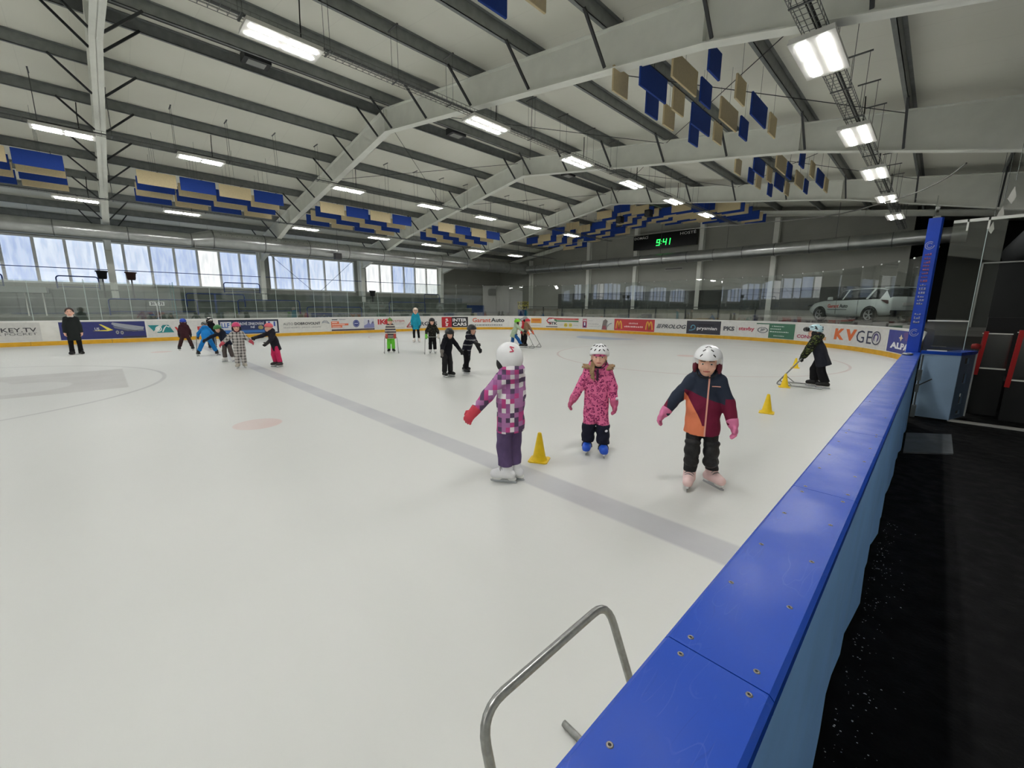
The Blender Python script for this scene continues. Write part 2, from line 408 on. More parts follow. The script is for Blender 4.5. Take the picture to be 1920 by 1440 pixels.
# ---- terrace, parapet
terr_m = M('terrace_floor', (66, 62, 58), .8, var=.35, vscale=1.2, bump=.2, bscale=12)
pts = []
for i in range(0, 15):
    s = S3+3.2+(S4+3-S3-3.2)*i/14; p, n = path(s); q = p-n*.28; pts.append((q.x, q.y))
pts += [(2.9, 13.0), (2.9, 27.3), (pts[0][0], 27.3)]
tag(MB().prism(pts, -.12, 1.08, 'z').build('terrace', terr_m), 'raised dark terrace behind the right corner glass', 'terrace', kind='structure')
par_m = M('parapet_board', (140, 138, 126), .75, var=.2, vscale=1.6)
pp = empty('parapet', (0, 0, 0), label='low grey parapet behind the far glass', cat='parapet', kind='structure')
xs = [-24.3+1.92*i for i in range(10)]
for i, x in enumerate(xs[:-1]):
    MB().box(x+.01, x+1.91, 25.55, 25.65, 0, 1.56).build('parapet_panel', par_m, pp)
for x in xs: MB().box(x-.03, x+.03, 25.47, 25.54, .6, 1.72).build('parapet_post', dark_m, pp)
MB().box(xs[0], xs[-1], 25.5, 25.7, 1.56, 1.60).build('parapet_cap', M('parapet_cap', (120, 122, 120), .6), pp)
MB().tube([(xs[0], 25.5, 1.72), (xs[-1], 25.5, 1.72)], .025, 6).build('parapet_rail', dark_m, pp)
MB().box(xs[0], xs[-1], 25.66, 27.3, 1.0, 1.2).build('parapet_deck', conc_m, pp)
# ---- roof
SL = .146
def rtop(x): return 7.75-SL*abs(x+13)
def rbot(x):
    a = abs(x+13); return 7.08-SL*a if a < 9.9 else 7.08-SL*9.9-.235*(a-9.9)
g = NT('ceiling_panel'); vec, xyz = g.obj()
ln = g.maprange(g.mth('ABSOLUTE', g.mth('SUBTRACT', g.mth('FRACT', g.mth('ADD', xyz[1], .2)), .5)), 0, .01, .9, 1)
cb = g.mix(g.maprange(g.noise(vec, .5, 4), .3, .7, 0, 1), rgb(222, 222, 210), rgb(228, 228, 217))
g.set(base=g.mix(1.0, cb, ln, 'MULTIPLY'), rough=.5); ceil_m = MATS['ceiling_panel']
for nm, xa, xb, lab in (('ceiling', -29.7, -13, 'pale insulated roof panels of the left slope'), ('ceiling', -13, 3.1, 'pale insulated roof panels of the right slope')):
    tag(MB().prism([(xa, rtop(xa)+.27), (xb, rtop(xb)+.27), (xb, rtop(xb)+.42), (xa, rtop(xa)+.42)], -33.2, 32, 'y').build(nm, ceil_m), lab, 'ceiling', kind='structure')
PUR = [-13.45, -15.35, -17.3, -19.25, -21.15, -23.05, -24.95, -26.85, -28.6, -12.55, -10.65, -8.7, -6.75, -4.85, -2.95, -1.05, .85, 2.6]
for i, x in enumerate(PUR):
    mb = MB(); z = rtop(x)
    mb.box(x-.006, x+.006, -33, 27.25, z+.01, z+.27).box(x-.006, x+.07, -33, 27.25, z+.255, z+.27).box(x-.07, x+.006, -33, 27.25, z+.01, z+.022)
    side = 'left' if x < -13 else 'right'
    tag(mb.build('purlin', purlin_m), 'long grey roof purlin on the %s slope, %s below the ridge' % (side, ORD[i if i < 9 else i-9]), 'purlin', kind='structure')
tag(MB().box(-13.42, -12.58, -33, 27.25, 7.98, 8.02).build('ridge_soffit', dark_m), 'dark strip closing the ridge between its two purlins', 'roof trim', kind='structure')
FR = [-18.9, -12.4, -5.9, .62, 7.2, 13.45, 20.15, 26.75]
FN = ['', '', '', 'nearest, running up the left of the view', 'second, with the big kink at upper centre', 'third from the camera', 'fourth from the camera', 'against the far gable']
XK = [-28.62, -22.9, -13, -3.1, 2.62]
for fi, fy in enumerate(FR):
    lab = 'pale steel portal frame of the roof, '+FN[fi] if FN[fi] else 'pale steel portal frame behind the camera, %s from the end wall' % ORD[fi]
    fr = empty('portal_frame', (0, fy, 0), label=lab, cat='roof frame', kind='structure')
    rb_ = rbot if fi < 7 else (lambda x: rtop(x)-.26)
    for side in (0, 1):
        ks = XK[:3] if side == 0 else XK[2:]
        mb = MB()
        poly = [(x, rb_(x)) for x in ks]+[(x, rtop(x)) for x in ks[::-1]]
        mb.prism(poly, -.007, .007, 'y')
        for fn, t in ((rb_, .018), (rtop, -.018)):
            poly = [(x, fn(x)) for x in ks]+[(x, fn(x)+t) for x in ks[::-1]]
            mb.prism(poly, -.11, .11, 'y')
        for x in ks:      # end plates and stiffeners
            dx = .012 if x != -13 else .02
            x2 = x+(-dx if side == 0 and x == ks[-1] else 0)
            mb.box(x2-.006, x2+.012, -.11, .11, rb_(x)+.0, rtop(x))
        mb.build('rafter', white_steel, fr)
    if fi < 7:
        for sx in (-1, 1):
            cx = -13+sx*15.62
            mb = MB()
            mb.prism([(cx, 4.35), (cx-sx*.0, 4.3), (cx+sx*.22, 0), (cx+sx*.62, 0), (cx+sx*.62, rtop(cx)), (cx, rtop(cx))], -.007, .007, 'y')
            mb.prism([(cx, 4.5), (cx+sx*.22, 0), (cx+sx*.24, 0), (cx+sx*.02, 4.5)], -.13, .13, 'y')
            mb.prism([(cx+sx*.6, rtop(cx)), (cx+sx*.6, 0), (cx+sx*.62, 0), (cx+sx*.62, rtop(cx))], -.13, .13, 'y')
            mb.build('column', white_steel, fr)
    if fi in (3, 4, 5, 6):
        for x in PUR:
            if x < -28 or x > 1: continue
            for sy in (-1, 1):
                if fi > 4 and sy > 0: continue
                mb = MB(); mb.bar((x, sy*.11, rbot(x)+.04), (x, sy*.78, rtop(x)+.03), .045, .045); mb.build('fly_brace', dark_m, fr)
# bracing rods
def rod(name, a, b, r, lab, m=dark_m): return tag(MB().tube([a, b], r, 5).build(name, m), lab, 'rod')
for j, (ya, yb, nm) in enumerate(((7.3, 13.35, 'second and third'), (13.55, 20.05, 'third and fourth'))):
    for x0, x1, q in ((-13.3, -18.8, 'left of the ridge'), (-12.6, -6.8, 'right of the ridge'), (-6.7, -1.1, 'over the near side')):
        rod('bracing_rod', (x0, ya, rtop(x0)-.08), (x1, yb, rtop(x1)-.08), .009, 'thin steel bracing rod running outward %s, between %s frames' % (q, nm))
        rod('bracing_rod', (x1, ya, rtop(x1)-.08), (x0, yb, rtop(x0)-.08), .009, 'thin steel bracing rod running inward %s, between %s frames' % (q, nm))
# ---- windows
def pane_mat(name, c1, c2, k):
    m = bpy.data.materials.new(name); m.use_nodes = True; t = m.node_tree; b = t.nodes['Principled BSDF']
    b.inputs['Base Color'].default_value = (.5, .5, .5, 1); b.inputs['Roughness'].default_value = .3
    tc = t.nodes.new('ShaderNodeTexCoord'); mp = t.nodes.new('ShaderNodeMapping'); mp.inputs['Scale'].default_value = (1, 3.2, .55)
    oi = t.nodes.new('ShaderNodeObjectInfo'); t.links.new(oi.outputs['Random'], mp.inputs['Location'])
    t.links.new(tc.outputs['Object'], mp.inputs['Vector'])
    n = t.nodes.new('ShaderNodeTexNoise'); n.inputs['Scale'].default_value = 2.2; n.inputs['Detail'].default_value = 6; t.links.new(mp.outputs[0], n.inputs['Vector'])
    mr = t.nodes.new('ShaderNodeMapRange'); mr.inputs['From Min'].default_value = .38; mr.inputs['From Max'].default_value = .62; t.links.new(n.outputs['Fac'], mr.inputs['Value'])
    mx = t.nodes.new('ShaderNodeMix'); mx.data_type = 'RGBA'; mx.inputs['A'].default_value = rgb(*c1); mx.inputs['B'].default_value = rgb(*c2); t.links.new(mr.outputs['Result'], mx.inputs['Factor'])
    t.links.new(mx.outputs['Result'], b.inputs['Emission Color']); b.inputs['Emission Strength'].default_value = DAY*k
    MATS[name] = m; return m
PW = pane_mat('pane_white', (200, 204, 206), (226, 227, 225), 1.05)
PB = pane_mat('pane_blue', (150, 168, 202), (182, 196, 220), .95)
PP = pane_mat('pane_pale', (170, 184, 208), (198, 208, 222), 1.0)
wf_m = M('window_frame_white', (246, 247, 244), .4)
WX = -29.52
def window(name, ys, kinds, lab):
    wd = empty(name, (0, 0, 0), label=lab, cat='window', kind='structure')
    y0, y1 = ys[0], ys[-1]
    mb = MB(); mb.box(-29.56, -29.36, y0-.06, y1+.06, 2.66, 2.74).box(-29.56, -29.36, y0-.06, y1+.06, 4.70, 4.78).box(-29.56, -29.4, y0-.06, y0, 2.74, 4.7).box(-29.56, -29.4, y1, y1+.06, 2.74, 4.7)
    mb.build('window_frame', wf_m, wd)
    for y in ys[1:-1]: MB().box(-29.56, -29.38, y-.055, y+.055, 2.74, 4.7).build('mullion', wf_m, wd)
    for i in range(len(ys)-1):
        MB().box(WX-.012, WX, ys[i]+.0, ys[i+1]-.0, 2.74, 4.7).build('pane', {'w': PW, 'b': PB, 'p': PP}[kinds[i % len(kinds)]], wd)
    if name == 'window_1':
        MB().box(-29.75, -29.56, y0, y1, 2.66, 4.78).build('window_reveal', wf_m, wd)
    else: MB().box(-29.75, -29.56, y0, y1, 2.66, 4.78).build('window_reveal', wf_m, wd)
window('window_1', [-20.87+1.01*i for i in range(15)]+[-5.93], 'pb', 'band of translucent panes on the left wall behind the camera')
window('window_2', [-5.8, -4.87]+[-3.87+1.01*i for i in range(12)], 'ppbbppppbbwbb', 'long band of translucent bluish panes at the far left')
wl_fill = MB().box(-29.75, -29.4, 7.35, 7.75, 2.66, 4.78).build('wall_panel', wall_m, wl)
MB().box(-29.75, -29.4, 13.2, 13.95, 2.66, 4.78).build('wall_panel', wall_m, wl)
MB().box(-29.75, -29.4, -5.93, -5.8, 2.66, 4.78).build('wall_panel', wall_m, wl)
window('window_3', [7.78, 8.05, 9.04, 10.08, 11.1, 12.11, 13.1], 'pbbppp', 'band of bluish panes crossed by two diagonal rods')
window('window_4', [14.05, 15.1, 16.1, 17.09, 18.07, 19.12, 20.25], 'wwbbww', 'bright white panes nearest the far left corner')
rod('bracing_rod', (-29.352, 7.9, 4.75), (-29.352, 10.2, 2.7), .012, 'diagonal rod crossing the left half of the bluish window')
rod('bracing_rod', (-29.352, 13.0, 4.75), (-29.352, 10.75, 2.7), .012, 'diagonal rod crossing the right half of the bluish window')
# ================================================================== services under the roof
duct_m = M('duct_spiral', (176, 179, 178), .28, .85, var=.1, vscale=3)
duct_dark = M('duct_dull', (92, 94, 96), .5, .4)
band_m = M('duct_band', (120, 122, 122), .4, .6)
def seam_rings(mb, pts, r, gap):
    pass
dl = empty('ventilation_duct', (0, 0, 0), label='long round metal duct running below the rafters along the windows', cat='duct')
mb = MB(); mb.tube([(-25.2, 4.3, 4.83), (-25.2, 26.3, 4.86)], .435, 28); mb.build('duct_pipe', duct_m, dl)
mb = MB(); mb.tube([(-25.2, 3.5, 4.70), (-25.2, 4.3, 4.83)], .31, 28, caps=False, r1=.435); mb.build('duct_reducer', duct_m, dl)
mb = MB(); mb.tube([(-25.2, -31, 4.66), (-25.2, 3.5, 4.70)], .31, 24); mb.build('duct_pipe', duct_m, dl)
src = None
for y in [4.3+2.2*i for i in range(11)]:
    if src is None: src = MB().lathe([(.436, -.02), (.446, -.018), (.446, .018), (.436, .02)], n=28, axis='y').build('duct_band', band_m, dl, (-25.2, y, 4.83))
    else: link_copy(src, dl, (-25.2, y, 4.83+.0014*(y-4.3)))
src = None
for y in [3.45-2.2*i for i in range(6)]:
    if src is None: src = MB().lathe([(.311, -.02), (.321, -.018), (.321, .018), (.311, .02)], n=28, axis='y').build('duct_band', band_m, dl, (-25.2, y, 4.70))
    else: link_copy(src, dl, (-25.2, y, 4.70))
hm = MB()
hole = M('duct_nozzle', (40, 42, 42), .6)
for y in np.arange(4.6, 26, .22):
    a = math.radians(28); hm.lathe([(.0, .006), (.016, .005), (.018, 0)], (-25.2+.435*math.cos(a), y, 4.84+.435*math.sin(a)), 6, axis='x')
tag(hm.build('duct_nozzles', hole, dl), kind='stuff')
de = empty('ventilation_duct', (0, 0, 0), label='round metal duct crossing the gable wall below the scoreboard', cat='duct')
mb = MB(); mb.tube([(-24.6, 26.05, 4.75), (.4, 26.05, 4.75)], .325, 28); mb.build('duct_pipe', duct_m, de)
mb = MB(); mb.lathe([(.0, -.04), (.16, -.035), (.19, 0), (.325, .02)], (-24.62, 26.05, 4.75), 24, axis='x'); mb.build('duct_cap', white_m, de)
src = None
for x in (-22.9, -17, -13, -9, -4): MB().tube([(x, 26.05, 5.07), (x, 26.05, rtop(x)+.26)], .01, 5).build('duct_hanger', wire_m, de)
for x in [-23.6+1.55*i for i in range(16)]:
    if src is None: src = MB().lathe([(.326, -.018), (.335, -.016), (.335, .016), (.326, .018)], n=28, axis='x').build('duct_band', band_m, de, (x, 26.05, 4.75))
    else: link_copy(src, de, (x, 26.05, 4.75))
dr = empty('ventilation_duct', (0, 0, 0), label='dull dark duct high along the right wall', cat='duct')
MB().tube([(2.0, 4, 3.9), (2.0, 27, 3.9)], .5, 24).build('duct_pipe', duct_dark, dr)
for y in (8.5, 13, 18): MB().tube([(2.0, y, 3.9), (2.0, y, 4.9)], .012, 5).build('duct_hanger', wire_m, dr)

# ---- light fixtures and cable trays
led_m = M('led_strip', (255, 253, 250), emit=LAMP)
fix_m = M('fixture_housing', (214, 214, 208), .4)
ROWS = [(-1.57, 4.95, 'over the near boards'), (-8.35, 6.0, 'right of the ridge'), (-16.35, 6.0, 'left of the ridge'), (-21.2, 5.2, 'nearest the windows')]
LY = [-22.5, -18.6, -15.0, -11.4, -7.7, -4.0, -.12, 2.75, 7.3, 10.95, 14.2, 17.6, 21.1]
fsrc = None
for ri, (x, z, rn) in enumerate(ROWS):
    for li, y in enumerate(LY):
        lab = 'LED ceiling light, row %s, ' % rn
        lab += ('%s from the far wall' % ORD[12-li])
        top = rtop(x)
        if fsrc is None:
            fsrc = empty('ceiling_light', (x, y, z), label=lab, cat='ceiling light', group='LED lights under the roof')
            mb = MB(); mb.box(-.24, .24, -.58, .58, .012, .065).box(-.25, .25, -.59, .59, -.004, .014)
            mb.build('light_housing', fix_m, fsrc)
            for sx in (-.115, .115):
                for sy in (-.275, .275):
                    m2 = MB(); m2.box(sx-.045, sx+.045, sy-.24, sy+.24, -.012, -.0045); m2.build('led_strip', led_m, fsrc)
            MB().tube([(.0, .3, .065), (.02, .3, .5), (.0, .32, .8)], .011, 6).build('supply_cable', cable_m, fsrc)
            MB().bar((-.13, -.3, .065), (-.13, -.3, .13), .02).bar((.13, -.3, .065), (.13, -.3, .13), .02).build('bracket', galv, fsrc)
        else: copy_tree(fsrc, None, (x, y, z), 0, lab)
for x, z, rn in ROWS:
    tr = empty('cable_tray', (x, 0, z+.13), label='wire mesh cable tray above the row of lights %s' % rn, cat='cable tray')
    y0, y1 = -24, 25.5
    mb = MB()
    for dx, dz in ((-.13, .06), (.13, .06), (-.13, 0), (.13, 0), (-.045, 0), (.045, 0)): mb.bar((dx, y0, dz), (dx, y1, dz), .007)
    mb.build('tray_rails', galv, tr)
    mb = MB()
    for y in np.arange(y0, y1, .13 if x > -10 else .2):
        mb.bar((-.13, y, 0), (.13, y, 0), .006).bar((-.13, y, 0), (-.13, y, .06), .006).bar((.13, y, 0), (.13, y, .06), .006)
    tag(mb.build('tray_rungs', galv, tr), kind='stuff')
    MB().tube([(.06, y0, .015), (.06, y1, .015)], .014, 5).tube([(.02, y0, .013), (.02, y1, .013)], .01, 5).build('tray_cables', cable_m if x > -5 else wire_m, tr)
    hz = rtop(x)-z-.1
    src = None
    for y in np.arange(-4.6, 25, 1.35):
        if src is None:
            mb = MB(); mb.bar((-.14, 0, -.005), (.14, 0, -.005), .03, .012).tube([(-.12, 0, 0), (-.12, 0, hz)], .0045, 4).tube([(.12, 0, 0), (.12, 0, hz)], .0045, 4).bar((-.2, 0, hz), (.16, 0, hz), .03, .02)
            src = mb.build('tray_hanger', wire_m, tr, (0, y, 0))
        else: link_copy(src, tr, (0, y, 0))
# small ridge boxes
rb_m = M('ridge_box', (150, 152, 150), .5)
for i, y in enumerate((3.6, 9.9, 16.4)):
    o = empty('ridge_unit', (-13.0, y, 7.7), label='small grey detector box in the ridge, %s from the camera' % ORD[i], cat='detector')
    MB().box(-.2, .2, -.3, .3, 0, .2).build('box_body', dark_m, o); MB().box(-.13, .13, -.2, .2, -.012, 0).build('box_lens', rb_m, o)
# ---- acoustic baffles
bblue = M('baffle_blue', (24, 60, 142), .8, var=.06, vscale=30); bbeige = M('baffle_beige', (206, 190, 152), .85, var=.05, vscale=30)
BAF = {}
wire_src = None
def baffle(x, y, z, L, colr, along, lab, grp):
    """hanging panel: 'y' lies along the hall, 'x' across it; x, y = start corner, z = lower edge"""
    global wire_src
    key = (L, along, colr)
    if key not in BAF:
        mb = MB(); H = .42
        if along == 'y': mb.box(-.02, .02, 0, L, 0, H)
        else: mb.box(0, L, -.02, .02, 0, H)
        o = mb.build('acoustic_panel', bblue if colr == 'blue' else bbeige); BAF[key] = o
        bv = o.modifiers.new('bevel', 'BEVEL'); bv.width = .006; bv.segments = 1
    else:
        o = link_copy(BAF[key])
    for ch in list(o.children): pass
    o.location = (x, y, z); tag(o, lab, 'acoustic panel', grp)
    cx = x if along == 'y' else x+L/2
    hz = rtop(cx)+.24-z-.42
    if wire_src is None: wire_src = MB().tube([(0, 0, 0), (0, 0, 1)], .003, 4).build('hanger_wire', wire_m, o); w0 = wire_src
    else: w0 = link_copy(wire_src, o)
    w0.location = (0, L/2, .41) if along == 'y' else (L/2, 0, .41); w0.scale = (1, 1, hz)
    return o
def nm(c): return 'blue' if c == 'b' else 'beige'
BAY = {-6.45: 'nearest the camera', 0: 'between second and third frame', 6.45: 'between third and fourth frame'}
RC_ = [(-3.2, [(7.64, .5, 'b'), (8.95, .5, 'y'), (9.87, 1.0, 'b'), (11.12, .5, 'y')]),
       (-3.71, [(7.41, 1.0, 'y'), (8.6, .5, 'b'), (9.62, 1.0, 'y'), (10.85, .5, 'b')]),
       (-4.23, [(7.27, 1.0, 'b'), (8.56, .5, 'y'), (9.45, 1.0, 'b'), (10.7, .5, 'y')]),
       (-4.67, [(7.1, .5, 'y'), (8.32, .5, 'b'), (9.08, .5, 'y'), (10.4, .5, 'b')])]
for off, bn in BAY.items():
    for ri, (x, lst) in enumerate(RC_):
        for ci, (y, L, c) in enumerate(lst):
            if off == -6.45 and y+off < 2.0: pass
            if abs(y+off-7.2) < .0: continue
            baffle(x, y+off+(.55 if off == 0 and y < 7.5 else 0)*0, 5.5, L, nm(c), 'y', '%s panel, right cluster %s, %s row, %s along' % (nm(c), bn, ORD[ri], ORD[ci]), 'acoustic panels right of the ridge')
LB = [(-1.25-3.3, 'behind the nearest rafter', 'y'), (1.36, 'between first and second frame', 'y'), (7.07, 'between second and third frame', 'y'), (12.95, 'between third and fourth frame', 'y')]
for y0, bn, c0 in LB:
    for ci in range(4):
        for ri in range(4):
            c = 'y' if (ci+ri) % 2 == 0 else 'b'
            baffle(-18.65-.57*ri, y0+1.1*ci, 5.53-.083*ri, 1.0, nm(c), 'y', '%s panel, left cluster %s, %s row, %s from left' % (nm(c), bn, ORD[ri], ORD[ci]), 'acoustic panels left of the ridge')
for bi, y0 in enumerate((-4.4, 1.7, 8.2, 14.7)):
    for ci in range(4):
        c = 'b' if ci % 2 == 0 else 'y'
        baffle(-27.0, y0+1.12*ci, 4.72, 1.0, nm(c), 'y', '%s panel low behind the window duct, %s bay from left, %s in it' % (nm(c), ORD[bi], ORD[ci]), 'acoustic panels behind the duct')
rnd = random.Random(3)
for ci in range(12):
    x = -20.4+1.13*ci
    for ri in range(8):
        if rnd.random() < .12 and ri > 0: continue
        if (ci in (4,) and ri < 2) or (ci == 8 and ri < 1): continue
        y = 21.4+.57*ri; c = 'b' if (ci+ri) % 2 == 0 else 'y'
        z = rtop(x+.5)-.84-(.12 if ci % 3 == 1 and ci != 10 else 0)
        baffle(x, y, z, 1.0, nm(c), 'x', '%s panel before the gable wall, %s row, %s from left' % (nm(c), ORD[ri], ORD[ci]), 'acoustic panels before the gable')
# ---- scoreboard
sb_m = M('scoreboard_face', (9, 10, 11), .35)
sb = empty('scoreboard', (-15.4, 26.845, 5.56), label='black scoreboard with green clock digits on the gable wall', cat='scoreboard')
MB().box(0, 4.35, 0, .12, 0, .93).build('board_body', sb_m, sb)
MB().box(.0, .24, .12, .133, .1, .8).build('wall_bracket', dark_m, sb)
seg_m = M('led_green', (50, 235, 100), emit=1.6)
SEG = {'9': 'abcdfg', '4': 'bcfg', '1': 'bc'}
def digit(ch, x, z, w, h, parent):
    t = h*.13; mb = MB(); sh = lambda zz: .1*(zz-z)
    R = {'a': (0, w, h-t, h), 'g': (0, w, h/2-t/2, h/2+t/2), 'd': (0, w, 0, t), 'f': (0, t, h/2, h), 'e': (0, t, 0, h/2), 'b': (w-t, w, h/2, h), 'c': (w-t, w, 0, h/2)}
    for s_ in SEG[ch]:
        a, b, c, d = R[s_]; mb.prism([(x+a+sh(z+c), z+c), (x+b+sh(z+c), z+c), (x+b+sh(z+d), z+d), (x+a+sh(z+d), z+d)], -.012, -.002, 'y')
    mb.build('digit', seg_m, parent)
digit('9', 1.66, .16, .25, .40, sb); digit('4', 2.11, .16, .25, .40, sb); digit('1', 2.36, .16, .25, .40, sb)
MB().box(1.985, 2.035, -.012, -.002, .25, .3).box(2.0, 2.05, -.012, -.002, .40, .45).build('colon', seg_m, sb)

# ---- lettering
def text2d(txt, bold=0.0):
    cu = bpy.data.curves.new('t', 'FONT'); cu.body = txt; cu.offset = bold; cu.resolution_u = 2
    ob = bpy.data.objects.new('t', cu); me = bpy.data.meshes.new_from_object(ob)
    vs = [(v.co.x, v.co.y) for v in me.vertices]; fs = [tuple(p.vertices) for p in me.polygons]
    bpy.data.meshes.remove(me); bpy.data.objects.remove(ob); bpy.data.curves.remove(cu)
    x0 = min(v[0] for v in vs); x1 = max(v[0] for v in vs); y0 = min(v[1] for v in vs); y1 = max(v[1] for v in vs)
    return [((x-x0)/(x1-x0), (y-y0)/(y1-y0)) for x, y in vs], fs
def flat_text(txt, frame, parent, mat, bold=0.0, name='lettering'):
    """frame: function (u, v) -> point"""
    vs, fs = text2d(txt, bold); mb = MB(); mb.add([frame(u, v) for u, v in vs], fs)
    return mb.build(name, mat, parent, fix=False)
lett_w = M('lettering_pale', (236, 238, 236), .5)
flat_text('DOMÁCÍ', lambda u, v: (.07+u*1.0, -.004, .68+v*.2), sb, lett_w, .01)
flat_text('HOSTÉ', lambda u, v: (3.25+u*1.0, -.004, .68+v*.21), sb, lett_w, .01)
pr_ = [(-.115, 1.25), (-.115, 2.5)]
inkw = M('print_white', (150, 156, 190), .5); inkr = M('print_red', (150, 92, 128), .5)
# the padded post: swirls and vertical lettering on the side that faces the ice
def post_frame(z0, z1, x0, x1): return lambda u, v: (x0+(1-v)*(x1-x0), -.0765, z0+u*(z1-z0))
rr = random.Random(11)
for z0, z1, m_ in ((2.40, 2.02, inkr), (1.98, 1.66, inkw), (1.58, 1.44, inkw)):      # small unreadable characters
    z = z0
    while z > z1+.02:
        hgt = rr.uniform(.028, .045); mb = MB()
        for q in range(3): mb.box(-.05+q*.024, -.05+q*.024+rr.uniform(.01, .02), -.0772, -.0762, z-hgt, z-hgt*rr.uniform(.0, .5))
        mb.box(-.05, .012, -.0772, -.0762, z-hgt, z-hgt+.008); mb.build('lettering', m_, po); z -= hgt+.016
for zc in (1.3, 2.5):
    mb = MB()
    for r, t in ((.045, .008), (.026, .007)):
        n = 18; vs = []; fs = []
        for i in range(n+1):
            a = 2*PI*i/n*.85+r*20
            for q in (r-t/2, r+t/2): vs.append((-.02+q*math.cos(a), -.0765, zc+q*1.1*math.sin(a)))
        for i in range(n): fs.append((2*i, 2*i+1, 2*i+3, 2*i+2))
        mb.add(vs, fs)
    mb.build('swirl_emblem', inkw, po, fix=False)
# a bracelet-like chrome clamp resting on the boards at the post
o = empty('chrome_ring', (-.22, 7.72, BT), label='small chrome ring lying on the blue cap near the post', cat='ring')
MB().tube([(.045*math.cos(2*PI*i/20), .06*math.sin(2*PI*i/20), .014) for i in range(20)], .013, 8, closed=True).build('ring_body', galv_tube, o)
MB().lathe([(.0, .02), (.03, .02), (.034, .005), (.0, .002)], n=14).build('ring_core', dark_m, o)

# ================================================================== adverts on the boards
INK = {}
def ink_m(c, r=.5):
    if c not in INK: INK[c] = M('print_%d_%d_%d' % c, c, r, var=.05, vscale=9)
    return INK[c]
W_ = (220, 220, 215)
def advert(s0, s1, basecol, elems, lab, z0=.2, z1=.945, base=True):
    L = s1-s0; Hh = z1-z0
    root = MB(); strip(root, s0, s1, -.004, 0, z0, z1)
    ro = root.build('advert_banner', ink_m(basecol)); tag(ro, lab, 'banner')
    k = 0
    def fr(off):
        def f(u, v):
            p, n = path(s0+u*L); q = p+n*off; return (q.x, q.y, z0+v*Hh)
        return f
    for e in elems:
        k += 1; off = .010+.0014*k; F = fr(off); kind = e[0]; mb = MB(); name = 'print'
        if kind == 'rect':
            _, a, b, c, d, colr = e
            strip(mb, s0+a*L, s0+b*L, -off, -off+.001, z0+c*Hh, z0+d*Hh); name = 'colour_block'
        elif kind == 'text':
            _, t, a, b, c, d, colr = e[:7]; bo = e[7] if len(e) > 7 else 0; shr = e[8] if len(e) > 8 else 0
            vs, fs = text2d(t, bo); mb.add([F(a+(u+shr*v)*(b-a), c+v*(d-c)) for u, v in vs], fs); name = 'lettering'
        elif kind == 'ell' or kind == 'ring':
            _, a, b, ra, rb_, colr = e[:6]; n = 22; t = e[6] if kind == 'ring' else 1
            if kind == 'ell': mb.add([F(a+ra*math.cos(2*PI*i/n), b+rb_*math.sin(2*PI*i/n)) for i in range(n)], [tuple(range(n))])
            else:
                a0, a1 = (e[7], e[8]) if len(e) > 7 else (0, 2*PI)
                vs = []
                for i in range(n+1):
                    an = a0+(a1-a0)*i/n
                    vs += [F(a+ra*math.cos(an), b+rb_*math.sin(an)), F(a+ra*(1-t)*math.cos(an), b+rb_*(1-t)*math.sin(an))]
                mb.add(vs, [(2*i, 2*i+2, 2*i+3, 2*i+1) for i in range(n)])
            name = 'emblem'
        elif kind == 'poly':
            _, pts, colr = e; mb.add([F(*p) for p in pts], [tuple(range(len(pts)))]); name = 'emblem'
        elif kind == 'line':
            _, pts, wd, colr = e; asp = Hh/L; vs = []
            for i, (a, b) in enumerate(pts):
                p0 = pts[max(i-1, 0)]; p1 = pts[min(i+1, len(pts)-1)]
                tx, ty = (p1[0]-p0[0])/asp, p1[1]-p0[1]; l = math.hypot(tx, ty) or 1
                vs += [F(a-ty/l*wd*asp, b+tx/l*wd), F(a+ty/l*wd*asp, b-tx/l*wd)]
            mb.add(vs, [(2*i, 2*i+1, 2*i+3, 2*i+2) for i in range(len(pts)-1)]); name = 'emblem'
        mb.build(name, ink_m(colr), ro, fix=False)
    return ro
def small(a, b, c, colr, n=1, h=.05, seed=0):
    """a row of tiny unreadable words"""
    r = random.Random(seed); out = []; u = a
    while u < b-.01:
        wd = r.uniform(.03, .09)*(b-a)+.01; out.append(('rect', u, min(u+wd, b), c, c+h*r.uniform(.75, 1), colr)); u += wd+.012
    return out
GR = (92, 94, 98); DK = (38, 40, 46); RED = (190, 62, 58); BL = (44, 56, 116); TE = (36, 128, 132)
advert(-4.3, -1.86, (196, 196, 192), [('text', 'HOCKEY.TV', .30, .955, .5, .73, (62, 62, 66), .012), ('text', 'IN YOUR POCKET', .2, .955, .33, .46, (96, 96, 98))], 'grey-white banner with dark HOCKEY.TV lettering at far left')
tr_ = (150, 154, 164)
advert(-1.34, 1.38, (46, 52, 110), [('text', 'US', .385, .44, .5, .66, (210, 212, 220), .02), ('poly', [(.44, .86), (.53, .52), (.45, .5), (.36, .47), (.53, .44), (.60, .50), (.47, .84)], (222, 206, 92)),
    ('poly', [(.585, .86), (.60, .95), (.985, .66), (.97, .5), (.86, .45), (.62, .74)], tr_), ('poly', [(.60, .74), (.86, .47), (.97, .5), (.985, .42), (.84, .38), (.62, .6)], (110, 114, 128)),
    ('rect', .62, .9, .40, .45, (70, 72, 86)), ('ell', .645, .36, .02, .11, (150, 152, 158)), ('ell', .70, .33, .02, .11, (150, 152, 158)), ('ell', .645, .36, .009, .045, (90, 92, 106)), ('ell', .70, .33, .009, .045, (90, 92, 106)),
    ('rect', .7, .99, .0, .1, (58, 56, 66))], 'dark blue banner with a yellow arrow and a grey tipper trailer')
BG = (206, 206, 202); LT = (226, 230, 226)
